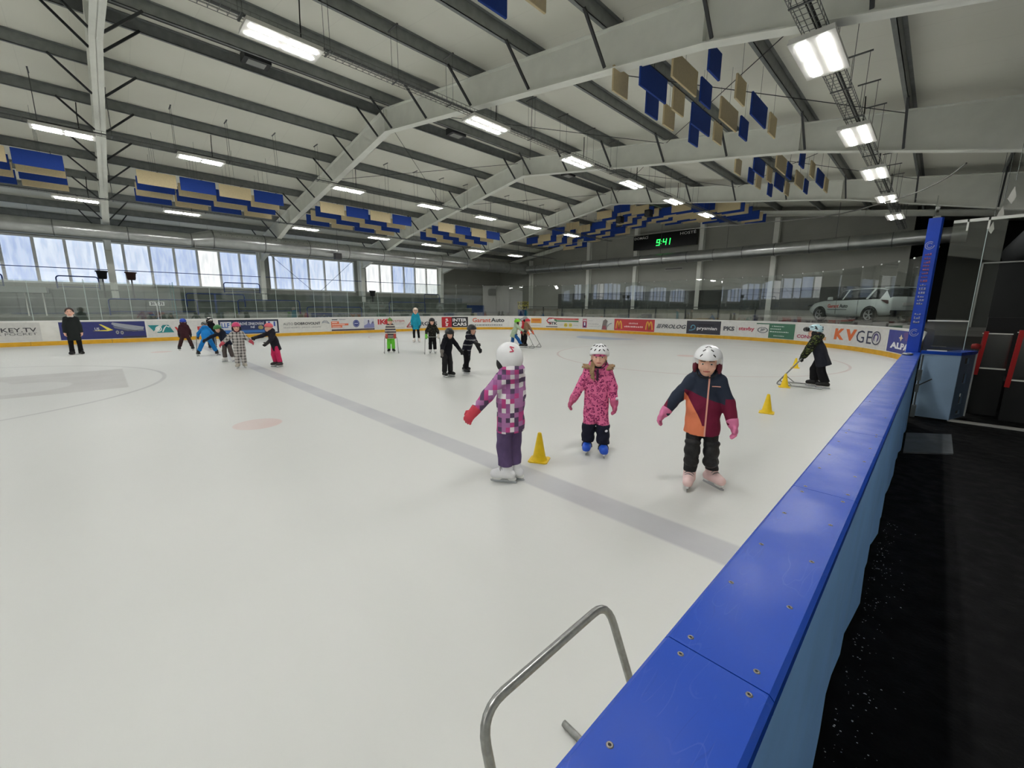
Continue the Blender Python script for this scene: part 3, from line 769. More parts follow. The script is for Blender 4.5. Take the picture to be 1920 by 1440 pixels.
advert(1.44, 4.12, BG, [('poly', [(.01, .74), (.29, .74), (.36, .26), (.1, .26)], TE), ('poly', [(.07, .3), (.16, .74), (.21, .74), (.12, .26)], BG), ('ring', .15, .5, .045, .17, LT, .3), ('ell', .15, .5, .022, .09, LT), ('line', [(.2, .3), (.23, .55), (.26, .68), (.3, .6)], .03, LT),
    ('text', 'V', .37, .475, .26, .6, RED, .05), ('text', 'E', .70, .77, .36, .6, RED, .05), ('text', 'O', .87, .97, .36, .6, RED, .05), ('ring', .955, .8, .008, .028, RED, .4)], 'white banner with a teal emblem and red letters, partly behind skaters')
advert(4.2, 6.98, (34, 42, 66), [('rect', .02, .76, .07, .9, (40, 52, 92)), ('rect', .03, .2, .1, .86, (196, 198, 204)), ('text', 'LLF', .045, .17, .45, .78, (48, 88, 158), .03), ('rect', .045, .17, .25, .3, (90, 100, 130)),
    ('ell', .235, .66, .045, .16, (50, 130, 76)), ('text', 'ŽÁROVÉ ZINKOVÁNÍ', .27, .74, .62, .86, (214, 216, 220), .015), ('text', 'NÍ', .51, .58, .40, .58, (204, 206, 212), .02), ('ell', .68, .44, .045, .14, (150, 140, 96)), ('rect', .03, .74, .07, .27, (54, 108, 176)),
    ('rect', .78, .97, .1, .88, (206, 208, 212)), ('rect', .81, .85, .46, .84, (58, 84, 164)), ('rect', .91, .94, .5, .84, (70, 90, 164)), ('ell', .85, .3, .02, .08, (90, 80, 70))], 'navy banner with white ZINKOVÁNÍ lettering and a pale logo box')
advert(7.08, 9.78, (208, 208, 202), [('text', 'AUTO', .05, .24, .54, .73, (84, 88, 92), .0), ('text', 'DOBROVOLNÝ', .27, .80, .54, .80, (44, 46, 52), .028), ('text', 'VELKÉ MEZIŘÍČÍ • JIHLAVA • ZNOJMO', .05, .80, .28, .43, (110, 112, 116)), ('line', [(.84, .72), (.88, .82), (.94, .8), (.99, .6)], .03, (130, 136, 146)), ('line', [(.83, .66), (.9, .72), (.97, .62)], .03, (150, 156, 162))], 'white banner lettered AUTO DOBROVOLNÝ')
OR = (214, 116, 82)
advert(9.86, 12.64, (206, 206, 204), [('rect', .0, .175, .58, .76, OR), ('rect', .0, .38, .42, .58, OR), ('rect', .0, .24, .24, .42, OR), ('rect', .02, .14, .86, .93, (70, 70, 80)), ('rect', .18, .32, .87, .92, (150, 150, 154)),
    ('rect', .02, .13, .64, .69, (236, 216, 206)), ('rect', .02, .3, .47, .52, (236, 216, 206)), ('rect', .02, .2, .3, .34, (236, 226, 220)), ('ell', .56, .56, .075, .31, (62, 70, 128)), ('ring', .56, .56, .062, .25, (150, 156, 190), .12), ('rect', .52, .6, .53, .6, (176, 180, 204)),
    ('rect', .74, .995, .16, .94, (196, 198, 206)), ('poly', [(.74, .16), (.99, .16), (.99, .5), (.93, .66), (.9, .44), (.85, .74), (.82, .5), (.74, .36)], (128, 132, 176)), ('ell', .855, .72, .02, .13, (96, 92, 120)), ('ell', .96, .62, .018, .11, (96, 92, 120)), ('rect', .0, .995, .0, .11, (74, 62, 74))], 'white banner with orange text blocks and a round blue badge')
KR = (186, 52, 58)
advert(12.7, 14.86, (210, 210, 206), [('text', 'IK', .08, .36, .42, .88, KR, .04), ('poly', [(.36, .9), (.47, .9), (.40, .66), (.47, .4), (.36, .4), (.27, .66)], KR), ('text', 'SYSTEM', .5, .98, .58, .78, (196, 90, 92), .0)] + small(.56, .98, .42, (160, 160, 160), h=.03, seed=4) + small(.56, .98, .08, (170, 170, 170), h=.04, seed=5), 'white banner with a bold red K emblem')
advert(14.92, 17.72, (212, 212, 208), [('line', [(.03, .12), (.14, .6), (.2, .12), (.03, .12)], .05, (176, 74, 72)), ('line', [(.08, .2), (.13, .4), (.16, .2)], .03, (120, 60, 66)), ('text', 'ARGUS', .27, .9, .2, .58, (66, 70, 78), .03)], 'white banner with a red triangle and grey ARGUS lettering')
advert(17.8, 19.84, (34, 34, 38), [('rect', .0, .38, .0, 1.0, (176, 40, 50)), ('ring', .19, .48, .13, .38, (226, 222, 220), .4, .6, 5.9), ('ring', .21, .48, .07, .2, (226, 222, 220), .5, .8, 5.5), ('text', 'INTER', .42, .95, .54, .86, (228, 228, 228), .03), ('text', 'CARS', .42, .95, .12, .44, (228, 228, 228), .03)], 'black and red banner lettered INTER CARS')
advert(20.0, 23.05, (214, 214, 210), [('text', 'Garant', .06, .52, .46, .9, (206, 96, 74), .025), ('text', 'Auto', .525, .86, .48, .9, (48, 50, 58), .03)] + small(.06, .82, .14, (96, 98, 104), h=.09, seed=8), 'white GarantAuto banner with orange and black letters')
advert(23.15, 25.7, (214, 214, 210), [('text', 'TODAY', .1, .54, .58, .86, (56, 58, 66), .03)] + small(.2, .5, .34, (170, 170, 172), h=.04, seed=9) + [('rect', .60, .92, .42, .9, (222, 158, 62)), ('rect', .63, .89, .64, .80, (196, 104, 52)), ('rect', .64, .88, .5, .55, (190, 110, 50))] + small(.58, .9, .14, (176, 176, 178), h=.05, seed=10), 'white banner with TODAY lettering and an orange tile')
SR = (186, 44, 56)
advert(25.86, 28.52, (214, 214, 210), [('line', [(.16, .38), (.06, .5), (.02, .68), (.08, .92), (.22, .92)], .06, SR), ('rect', .18, .98, .78, .94, (196, 86, 80)), ('rect', .28, .98, .6, .73, (84, 136, 104)), ('poly', [(.1, .7), (.2, .9), (.3, .68)], (230, 230, 228)), ('poly', [(.2, .68), (.28, .86), (.34, .66)], (70, 130, 90)),
    ('text', 'STK', .08, .34, .28, .56, (62, 66, 72), .04), ('rect', .0, .34, .06, .13, (60, 62, 68)), ('ell', .59, .28, .055, .2, (216, 196, 92)), ('ell', .735, .28, .055, .2, (216, 200, 110)), ('line', [(.56, .2), (.59, .34), (.62, .2)], .03, (90, 120, 70)), ('rect', .70, .77, .25, .32, (130, 150, 90))] + small(.4, .52, .26, (150, 152, 150), h=.05, seed=11) + small(.83, .98, .26, (150, 152, 150), h=.05, seed=12) + small(.5, .9, .85, (220, 180, 176), h=.035, seed=13), 'white STK banner with a red hexagon and two yellow discs')
advert(28.66, 31.25, (214, 214, 211), [('rect', .06, .19, .1, .92, (176, 52, 80)), ('rect', .075, .175, .7, .85, (214, 200, 206)), ('poly', [(.08, .2), (.08, .66), (.125, .42), (.17, .66), (.17, .2), (.125, .12)], (70, 56, 110)), ('poly', [(.105, .3), (.145, .3), (.145, .62), (.105, .62)], (226, 226, 230))] + small(.25, .4, .76, (180, 180, 182), h=.05, seed=14) + small(.25, .6, .44, (178, 178, 180), h=.07, seed=15) + small(.25, .52, .24, (178, 178, 180), h=.05, seed=16) +
    [('poly', [(.68, .0), (.84, .0), (.82, .5), (.86, .78), (.79, .95), (.72, .8), (.7, .45)], (120, 112, 112)), ('poly', [(.70, .02), (.83, .02), (.8, .36), (.72, .36)], (150, 84, 92)), ('line', [(.86, .3), (.9, .5), (.98, .6)], .03, (120, 128, 140)), ('line', [(.58, .1), (.56, .25), (.64, .35)], .03, (190, 200, 196))], 'white banner with a purple-red shield and a grey figure')
def arch(u, w):
    def half(a, b): return [(a+(b-a)*t, .16+.66*math.sin(PI*t)**.6) for t in np.linspace(0, 1, 12)]
    return half(u-w, u)+half(u, u+w)
advert(31.38, 34.24, (192, 66, 72), [('line', arch(.125, .075), .05, (224, 168, 72)), ('line', arch(.875, .075), .05, (224, 168, 72))] + small(.38, .62, .58, (236, 190, 190), h=.14, seed=31) + small(.27, .73, .3, (236, 190, 190), h=.14, seed=32), 'red banner with two golden arches', z0=.19)
def dots(u0, v0, du, dv, colr):
    out = []
    for i in range(3):
        for j in range(3): out.append(('poly', [(u0+i*du+j*.02, v0+j*dv), (u0+i*du+du*.8+j*.02, v0+j*dv), (u0+i*du+du*.8+j*.02+.012, v0+j*dv+dv*.7), (u0+i*du+j*.02+.012, v0+j*dv+dv*.7)], colr))
    return out
advert(34.32, 36.2, (212, 212, 209), dots(.03, .34, .045, .12, (84, 88, 96)) + [('text', 'PROLOG', .2, .97, .34, .66, (66, 70, 78), .02, .06)], 'white banner with grey PROLOG lettering')
advert(36.24, 38.14, (58, 58, 68), [('ring', .2, .5, .075, .2, (96, 152, 172), .35, -1.2, 3.6), ('line', [(.08, .26), (.16, .28), (.24, .36), (.27, .5)], .05, (86, 130, 150)), ('text', 'prysmian', .32, .9, .26, .56, (226, 228, 230), .02)] + small(.36, .8, .66, (44, 44, 52), h=.1, seed=20), 'dark grey banner with white prysmian lettering')
advert(38.2, 40.0, (212, 212, 209), [('text', 'PKS', .05, .38, .34, .66, (92, 94, 98), .06), ('rect', .44, .448, .3, .72, (160, 160, 162)), ('text', 'stavby', .5, .96, .34, .68, (188, 70, 92), .03)], 'white banner lettered PKS stavby in grey and red')
advert(40.02, 42.02, (212, 212, 209), [('rect', .0, .34, .9, .97, (76, 118, 96)), ('ring', .17, .5, .14, .2, (112, 118, 122), .22), ('text', 'JP', .1, .24, .4, .6, (112, 118, 122), .04), ('rect', .33, 1.0, .0, .97, (70, 116, 94))] + small(.37, .72, .76, (196, 214, 204), h=.07, seed=21) + small(.37, .66, .58, (196, 214, 204), h=.07, seed=22) + small(.37, .86, .40, (196, 214, 204), h=.07, seed=23) + small(.48, .76, .14, (196, 214, 204), h=.06, seed=24), 'white and green banner with a grey oval logo')
AN = (96, 98, 102)
advert(42.06, 43.82, (212, 212, 209), [('line', [(.60, .92), (.62, .78), (.67, .74), (.7, .84), (.73, .74), (.79, .78), (.8, .92)], .04, AN), ('rect', .67, .74, .52, .72, AN), ('rect', .69, .72, .56, .66, (212, 212, 209)), ('text', 'CONNECT', .06, .8, .14, .36, (176, 66, 100), .03), ('rect', .84, .93, .12, .32, (196, 160, 120))], 'white banner with antler emblem behind the pushing skater')
KO = (214, 112, 66); NG = (62, 68, 92)
advert(43.9, 47.2, (206, 206, 203), [('text', 'K', .06, .22, .24, .86, KO, .06, .06), ('text', 'V', .235, .42, .24, .86, KO, .06, .06), ('text', 'G', .43, .57, .2, .84, NG, .0), ('text', 'E', .615, .705, .2, .84, NG, .0), ('ring', .79, .52, .085, .34, NG, .16), ('ell', .785, .54, .052, .22, (92, 84, 132)), ('poly', [(.765, .28), (.80, .28), (.81, .48), (.76, .5)], (206, 206, 203)), ('ell', .79, .56, .025, .1, (206, 206, 203))], 'white KVGEO banner near the padded post')
advert(47.26, 49.6, (58, 66, 138), [('text', 'ALPA', .1, .78, .18, .46, (224, 226, 232), .05), ('poly', [(.42, .84), (.45, .72), (.5, .68), (.45, .64), (.42, .52), (.39, .64), (.34, .68), (.39, .72)], (226, 210, 180)), ('poly', [(.5, .9), (.62, .96), (.72, .94), (.7, .6), (.58, .6)], (98, 72, 130))], 'blue ALPA banner beside the padded post')

# ================================================================== small things around the stand
def rail(y0, y1, x, z, zb, lab):
    r = .12; n = 5; pts = [(x, y0, zb)]
    pts += [(x, y0+r-r*math.cos(PI/2*i/n), z-r+r*math.sin(PI/2*i/n)) for i in range(n+1)]
    pts += [(x, y1-r+r*math.sin(PI/2*i/n), z-r+r*math.cos(PI/2*i/n)) for i in range(n+1)]
    pts += [(x, y1, zb)]
    o = empty('hand_rail', (0, 0, 0), label=lab, cat='hand rail', group='blue rails on the stand')
    MB().tube(pts, .027, 8).build('rail_tube', blue_paint, o)
    MB().tube([(x, y0, (z+zb)/2), (x, y1, (z+zb)/2)], .018, 6).build('mid_bar', blue_paint, o)
rail(5.2, 7.0, -28.85, 2.98, 2.0, 'blue tubular rail on the top step left of the second roof column')
rail(3.3, 5.95, -27.9, 2.3, 1.55, 'blue tubular rail in the middle rows above the plaid skater')
rail(5.4, 8.55, -26.9, 1.99, .8, 'blue tubular rail low in the stand above the AUTO banner')
rail(-1.3, .1, -28.85, 3.0, 2.0, 'dark blue rail with bins against the nearest windows')
rail(.3, 3.6, -26.9, 1.95, .8, 'blue tubular rail low in the stand behind the trailer banner')
rail(8.75, 12.1, -26.3, 1.62, .8, 'low blue rail in the stand behind the orange banner')
rail(14.4, 17.3, -26.9, 1.99, .8, 'blue tubular rail in the stand left of the teal jacket')
rail(18.3, 19.7, -28.5, 2.66, 2.0, 'short blue rail at the far end of the top step')
rail(-4.2, -2.9, -28.85, 3.0, 2.0, 'short dark rail cut by the left picture edge')
tag(MB().tube([(-28.95, -20, 3.3), (-28.95, 20.2, 3.45)], .02, 6).build('guard_rail', blue_paint), 'long thin dark rail running in front of all windows', 'rail')
def bin_(y, lab, z=2.0, dark=(38, 38, 42)):
    o = empty('waste_bin', (-28.3, y, z), label=lab, cat='bin'); m = M('bin_%d' % dark[0], dark, .5)
    MB().bar((0, 0, 0), (0, 0, .95), .06).build('bin_post', dark_m, o)
    mb = MB(); mb.lathe([(.0, .9), (.15, .9), (.2, 1.22), (.235, 1.23), (.235, 1.28), (.19, 1.28), (.17, .95), (.0, .94)], n=14); mb.build('bin_body', m, o)
bin_(.25, 'black tapered bin on a post left of the first window column'); bin_(1.28, 'dark brown tapered bin right of the first window column', dark=(70, 48, 44)); bin_(13.9, 'grey bin at the foot of the bright white window', z=1.5, dark=(52, 52, 56))
# glass booth behind the left boards with bench roof and number plates
bo = empty('glass_booth', (0, 0, 0), label='glass timekeeper booth behind the far left boards', cat='booth')
teal_m = M('glass_edge_teal', (96, 158, 158), .3)
for i in range(6): MB().box(-27.0, -26.985, -3.4+1.0*i, -2.42+1.0*i, .95, 2.72).build('glass_pane', glass_m, bo)
for y in (-3.4, -.4, 2.6):
    MB().box(-26.98, -25.86, y-.006, y+.006, .95, 2.74).build('glass_pane', glass_m, bo); MB().box(-25.87, -25.84, y-.012, y+.012, .95, 2.76).build('glass_edge', teal_m if y > 1 else glass_edge, bo)
    MB().box(-27.02, -26.99, y-.01, y+.01, .95, 2.76).build('glass_edge', teal_m if y > 1 else glass_edge, bo)
br = empty('bench_roof', (0, 0, 0), label='grey bench roof slab at the far left edge', cat='bench roof')
MB().box(-26.95, -26.0, -5.5, -1.5, 2.15, 2.38).build('roof_slab', M('roof_grey', (150, 156, 152), .5), br)
for y in (-2.2, -1.7): MB().box(-26.9, -26.86, y, y+.04, .8, 2.15).build('roof_post', white_steel, br)
for i, (y, t) in enumerate(((1.66, '31'), (1.97, '71'))):
    o = empty('number_plate', (-25.95, y, 1.65), label='%s of two white number plates side by side behind the left boards' % ('left' if i == 0 else 'right'), cat='number plate')
    MB().box(-.01, 0, 0, .24, 0, .19).build('plate', white_m, o); flat_text(t, lambda u, v: (.003, .05+u*.13, .03+v*.13), o, black_m, .04)
tag(MB().box(-25.99, -25.95, 1.9, 1.94, .98, 1.75).build('plate_post', white_m), 'white post holding the number plates', 'post')
# HHK VM shield banner
sh = empty('shield_banner', (-26.3, 27.228, 1.45), label='yellow shield banner lettered HHK VM in the far left corner', cat='banner')
MB().prism([(-.75, .75), (.75, .75), (.68, .05), (-.65, .05)], -.01, .01, 'y').build('cloth', M('banner_yellow', (206, 196, 92), .7), sh)
flat_text('HHK', lambda u, v: (-.66+u*1.3, -.014, .44+v*.27), sh, black_m, .01); flat_text('VM', lambda u, v: (-.48+u*.98, -.014, .1+v*.25), sh, black_m, .01)
wp = empty('wall_sign', (-13.2, 27.22, 4.1), label='faint white lettered strip on the gable wall below the duct', cat='sign')
MB().box(0, 1.25, 0, .02, 0, .22).build('sign_plate', M('sign_pale', (170, 170, 164), .5), wp); MB().box(.06, 1.18, -.004, -.001, .08, .15).build('sign_text', M('sign_text', (110, 110, 108), .6), wp)
def speaker(x, y, z, up, lab):
    o = empty('loudspeaker', (x, y, z), label=lab, cat='loudspeaker')
    mb = MB(); mb.box(-.15, .15, -.2, .15, -.17, .16); mb.build('cabinet', black_m, o)
    MB().lathe([(.0, -.012), (.12, -.01), (.15, 0)], (0, -.2, -.02), 16, axis='y').build('cone', dark_m, o)
    MB().tube([(0, 0, .16), (0, 0, up)], .008, 5).build('hanger', wire_m, o)
speaker(-24.3, 10.0, 4.46, rtop(-24.3)+.26-4.46, 'black loudspeaker hanging before the window duct')
speaker(-12.94, 21.0, 6.42, 1.5, 'black loudspeaker hanging left before the gable panels'); speaker(-11.25, 21.0, 6.5, 1.3, 'black loudspeaker hanging right before the gable panels')
# sagging cable across the hall
def smooth(pts, n=8):
    P = [Vector(p) for p in pts]; out = []
    for i in range(len(P)-1):
        a, b, c, d = P[max(i-1, 0)], P[i], P[i+1], P[min(i+2, len(P)-1)]
        for k in range(n):
            t = k/n; out.append(.5*((2*b)+(c-a)*t+(2*a-5*b+4*c-d)*t*t+(3*b-a-3*c+d)*t**3))
    return out+[P[-1]]
CP = [(-24.49, 19.90, 5.13), (-19.32, 19.90, 5.33), (-13.09, 19.60, 5.24), (-8.59, 19.20, 5.13), (-5.77, 18.60, 4.92), (-3.82, 17.80, 4.71), (-2.66, 17.00, 4.58), (-1.56, 16.00, 4.55), (-0.78, 15.00, 4.53), (-0.28, 14.20, 4.60), (-0.01, 13.50, 4.69)]
tag(MB().tube(smooth(CP), .017, 6).build('hanging_cable', M('steel_cable', (96, 96, 92), .5, .3)), 'long sagging cable strung across the far half of the hall', 'cable')
# ================================================================== gate, benches and the dark corner on the right
gate_m = M('gate_panel_blue_grey', (150, 178, 206), .45, var=.06, vscale=4)
gfr_m = M('gate_frame_grey', (104, 126, 152), .5, var=.08)
gt = empty('open_gate', (0, 0, 0), label='open board gate with pale blue face and slotted grey frame beyond the near boards', cat='gate')
MB().box(-.1, .31, 8.74, 8.765, .02, .975).build('gate_face', gate_m, gt)
mb = MB()   # slotted end frame, going back from the face
def fr_pt(t, z, o=0): return (.315+.16*t+o, 8.75+.52*t-o*.3, z)
def plate(t0, t1, z0, z1):
    a, b, c, d = fr_pt(t0, z0), fr_pt(t1, z0), fr_pt(t1, z1), fr_pt(t0, z1); e = (-.02, .006, 0)
    vs = [a, b, c, d]+[tuple(p[i]+e[i] for i in range(3)) for p in (a, b, c, d)]
    mb.add(vs, [(0, 1, 2, 3), (7, 6, 5, 4), (0, 4, 5, 1), (1, 5, 6, 2), (2, 6, 7, 3), (3, 7, 4, 0)])
cuts = [(.08, .14, .35, .65), (.24, .40, .4, .62), (.55, .70, .4, .62), (.84, .93, .3, .6)]
z = .02
for a, b, t0, t1 in cuts:
    plate(0, 1, z, a); plate(0, t0, a, b); plate(t1, 1, a, b); z = b
plate(0, 1, z, .975)
mb.build('gate_frame', gfr_m, gt)
MB().bar(fr_pt(1, .02), fr_pt(1, .99), .022, .03).build('gate_edge', M('gate_edge', (176, 180, 180), .4), gt)
MB().prism([(-.11, 8.73), (.31, 8.73), (.49, 9.28), (.30, 9.3), (.1, 8.82), (-.11, 8.82)], .975, 1.02, 'z').build('gate_cap', cap_m, gt)
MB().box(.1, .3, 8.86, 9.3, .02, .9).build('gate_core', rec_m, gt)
hw = M('hinge_steel', (104, 112, 116), .4, .6)
hg = empty('gate_latch', (-.1, 8.45, 0), label='steel latch and hinge rod between near boards and open gate', cat='latch')
MB().tube([(.02, .22, .05), (.02, .22, .96)], .012, 8).build('hinge_rod', hw, hg)
MB().box(-.005, .045, .17, .25, .58, .74).build('latch_box', hw, hg); MB().box(-.005, .04, .17, .25, .4, .52).build('latch_plate', hw, hg)
MB().bar((.02, .18, .5), (.16, .16, .62), .016).build('latch_lever', dark_m, hg); MB().box(-.005, .05, .17, .26, .02, .2).build('hinge_foot', hw, hg)
tag(MB().box(.3, 2.85, 8.78, 8.86, -.005, .022).build('threshold_strip', M('threshold_alu', (196, 196, 190), .4, .3)), 'pale metal threshold strip on the black floor', 'threshold')
tag(MB().prism([(-.09, 7.47), (.33, 7.8), (.33, 6.74), (-.075, 6.4)], -.006, .012, 'z').build('floor_plate', M('plate_grey', (96, 100, 104), .5, .2, var=.2, vscale=6)), 'grey metal plate lying on the black floor before the gate', 'plate')
bg = empty('bench_glass', (0, 0, 0), label='tall glass screen with a pale top rail to the right of the post', cat='glass screen')
for x0, x1 in ((-.02, .33), (.345, .52)): MB().box(x0, x1, 9.32, 9.332, 1.02, 2.9).build('glass_pane', glass_m, bg)
MB().box(.333, .342, 9.318, 9.335, 1.02, 2.92).build('glass_edge', glass_edge, bg)
MB().box(-.02, 1.5, 9.30, 9.35, 2.9, 2.94).build('top_rail', white_steel, bg)
for x in (.12, .33): MB().box(x, x+.02, 9.3, 9.35, 2.78, 2.94).build('rail_clip', white_steel, bg)
lp = empty('low_plexiglass', (0, 0, 0), label='low scuffed plexiglass screen standing on the open gate', cat='glass screen')
MB().box(-.1, .3, 8.80, 8.808, 1.02, 1.46).build('plexi_pane', plexi_m, lp); MB().box(-.1, .32, 8.79, 8.82, 1.455, 1.475).build('top_trim', white_steel, lp)
MB().box(-.05, .16, 8.79, 8.82, 1.02, 1.035).build('bottom_trim', white_steel, lp)
redm = M('red_plastic', (176, 24, 26), .4)
for i, (x0, x1, y, z0, z1) in enumerate(((.52, .83, 9.75, .74, 1.26), (.84, 1.5, 9.45, .62, 1.3))):
    o = empty('red_framed_screen', (0, 0, 0), label=('smaller' if i == 0 else 'larger')+' plexiglass bench screen with red side frame right of the gate', cat='glass screen')
    MB().box(x0+.03, x1, y, y+.008, z0, z1).build('plexi_pane', plexi_m, o)
    MB().bar((x0-.02+.03, y, z0-.12), (x0+.04, y, z1+.04), .05, .05).build('red_frame', redm, o)
    MB().box(x0, x1, y-.01, y+.018, z0-.02, z0).build('bottom_trim', white_steel, o)
    MB().box(x0, x1, y-.01, y+.018, z1, z1+.015).build('top_trim', white_steel, o)
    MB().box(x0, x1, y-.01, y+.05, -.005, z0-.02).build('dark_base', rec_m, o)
o = empty('marker_post', (.47, 9.5, 0), label='short dark post with a round red cap beside the gate frame', cat='post')
MB().tube([(0, 0, 0), (0, 0, 1.05)], .02, 8).build('cap_post', dark_m, o); MB().lathe([(.0, 1.12), (.045, 1.11), (.055, 1.08), (.05, 1.04), (.0, 1.03)], n=16).build('cap_top', redm, o)
snow_m = M('snow_slush', (190, 194, 196), .7, var=.15, vscale=8, bump=.5, bscale=25)
mb = MB(); rr = random.Random(5)
vs = [(.95, 11.7, .03)]; n = 26
for i in range(n):
    a = 2*PI*i/n; k = rr.uniform(.75, 1.2); vs.append((.95+.62*k*math.cos(a), 11.7+.42*k*math.sin(a), -.004))
mb.add(vs, [(0, 1+i, 1+(i+1) % n) for i in range(n)], smooth=True); tag(mb.build('snow_patch', snow_m), 'patch of scraped snow on the dark floor behind the benches', 'snow')
mb = MB()
for i in range(260):
    y = rr.uniform(.9, 4.2); x = -.085+abs(rr.gauss(0, .07)); r = rr.uniform(.0008, .0035)
    mb.add([(x-r, y-r, -.004), (x+r, y-r*.7, -.004), (x+r*.8, y+r, -.004), (x-r, y+r*.8, -.004), (x, y, -.004+r*.8)], [(0, 1, 4), (1, 2, 4), (2, 3, 4), (3, 0, 4)])
tag(mb.build('ice_crumbs', snow_m), 'white crumbs of ice scattered on the black mat along the boards', 'ice crumbs', kind='stuff')
dfm = M('door_frame_pale', (170, 172, 168), .4)
dd = empty('door_1', (0, 0, 0), label='dark doorway with a thin pale frame beyond the benches', cat='door', kind='structure')
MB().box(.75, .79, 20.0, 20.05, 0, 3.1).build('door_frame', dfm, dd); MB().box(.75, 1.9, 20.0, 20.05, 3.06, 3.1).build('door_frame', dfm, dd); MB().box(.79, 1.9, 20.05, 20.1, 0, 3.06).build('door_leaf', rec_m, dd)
bb = empty('players_bench', (0, 0, 0), label='black covered bench block right of the gate', cat='bench')
MB().box(.62, 1.7, 10.3, 11.0, -.005, .5).build('bench_seat', black_m, bb); MB().box(.62, 1.7, 11.0, 11.1, -.005, 1.5).build('bench_back', black_m, bb)
# small triangular pennants on the right
for i, (x, y, z) in enumerate(((.66, 12.0, 3.62), (.66, 14.0, 3.62), (.66, 16.3, 3.62))):
    o = empty('hanging_pennant', (x, y, z), label='small white triangular pennant high on the right, %s from the camera' % ORD[i], cat='pennant')
    MB().prism([(0, .2), (.04, .01), (0, -.1), (-.06, .0)], -.01, .01, 'y').build('pennant_cloth', M('pennant_white', (214, 214, 206), .7), o)
    MB().tube([(0, 0, .3), (0, 0, rtop(x)+.26-z)], .005, 5).build('pennant_wire', wire_m, o)

# ================================================================== car behind the right corner glass
car_w = M('car_white', (206, 216, 214), .25, spec=.6); car_g = M('car_glass', (22, 26, 28), .08, spec=.7); car_b = M('car_black_trim', (18, 18, 19), .5)
car_r = M('car_tail_lamp', (60, 12, 14), .25); rim_m = M('car_rim', (176, 178, 180), .3, .7); tyre_m = M('car_tyre', (15, 15, 16), .75)
hd = Vector((-1.97, 1.65, 0)).normalized(); lf = Vector((-hd.y, hd.x, 0)); orig = Vector((-2.03, 23.6, 1.085))-hd*.78-lf*.8
car = empty('parked_car', orig, math.atan2(hd.y, hd.x), label='white hatchback car parked behind the right corner glass', cat='car')
ST = [(0.0, .42, .70, .74, .72, .62), (.05, .34, .90, .97, .82, .72), (.14, .32, .96, 1.08, .87, .70), (.42, .3, .98, 1.40, .895, .60), (.62, .3, .98, 1.46, .9, .60), (1.1, .24, .97, 1.485, .9, .61), (1.75, .22, .96, 1.485, .9, .62), (2.35, .22, .95, 1.46, .9, .62), (2.62, .22, .95, 1.40, .9, .63),
      (3.22, .24, .94, 1.0, .9, .72), (3.5, .26, .90, .94, .89, .70), (3.95, .28, .80, .86, .86, .62), (4.18, .32, .66, .74, .78, .52), (4.28, .38, .55, .60, .62, .42)]
def sect(st):
    x, zb, be, zt, wb, wt = st
    h = [(0, zb), (wb*.86, zb), (wb, zb+.14), (wb+.01, (zb+be)/2+.08), (wb-.03, be), (wt, zt-.06), (wt-.12, zt-.012), (0, zt)]
    return [(x, y, z) for y, z in h]+[(x, -y, z) for y, z in h[-2:0:-1]]
mb = MB(); rows = [sect(s_) for s_ in ST]; nn = len(rows[0]); vs = [p for r in rows for p in r]
fs = {0: [], 1: [], 2: []}
for i in range(len(ST)-1):
    xm = (ST[i][0]+ST[i+1][0])/2
    for k in range(nn):
        k2 = (k+1) % nn; kk = min(k, nn-1-k); m = 0
        if kk == 0: m = 2
        if kk == 4 and .5 < xm < 2.7 : m = 1
        if kk in (5, 6) and (.1 < xm < .42 or 2.62 < xm < 3.2): m = 1
        if kk == 4 and 2.62 < xm < 3.0: m = 1
        fs[m].append((i*nn+k, i*nn+k2, (i+1)*nn+k2, (i+1)*nn+k))
fs[0].append(tuple(range(nn))); fs[0].append(tuple(range((len(ST)-1)*nn, len(ST)*nn)))
body = MB(); body.v = [tuple(map(float, p)) for p in vs]
for m in fs:
    for f in fs[m]: body.f.append(list(f)); body.mi.append(m); body.smooth.append(True)
body.build('car_body', [car_w, car_g, car_b], car)
for x in (.98, 1.02, 2.2): MB().bar((x, .88, .99), (x-.1 if x < 1.1 else x-.03, .62, 1.42), .05, .02, up=(0, 1, 0)).build('window_pillar', car_w, car)
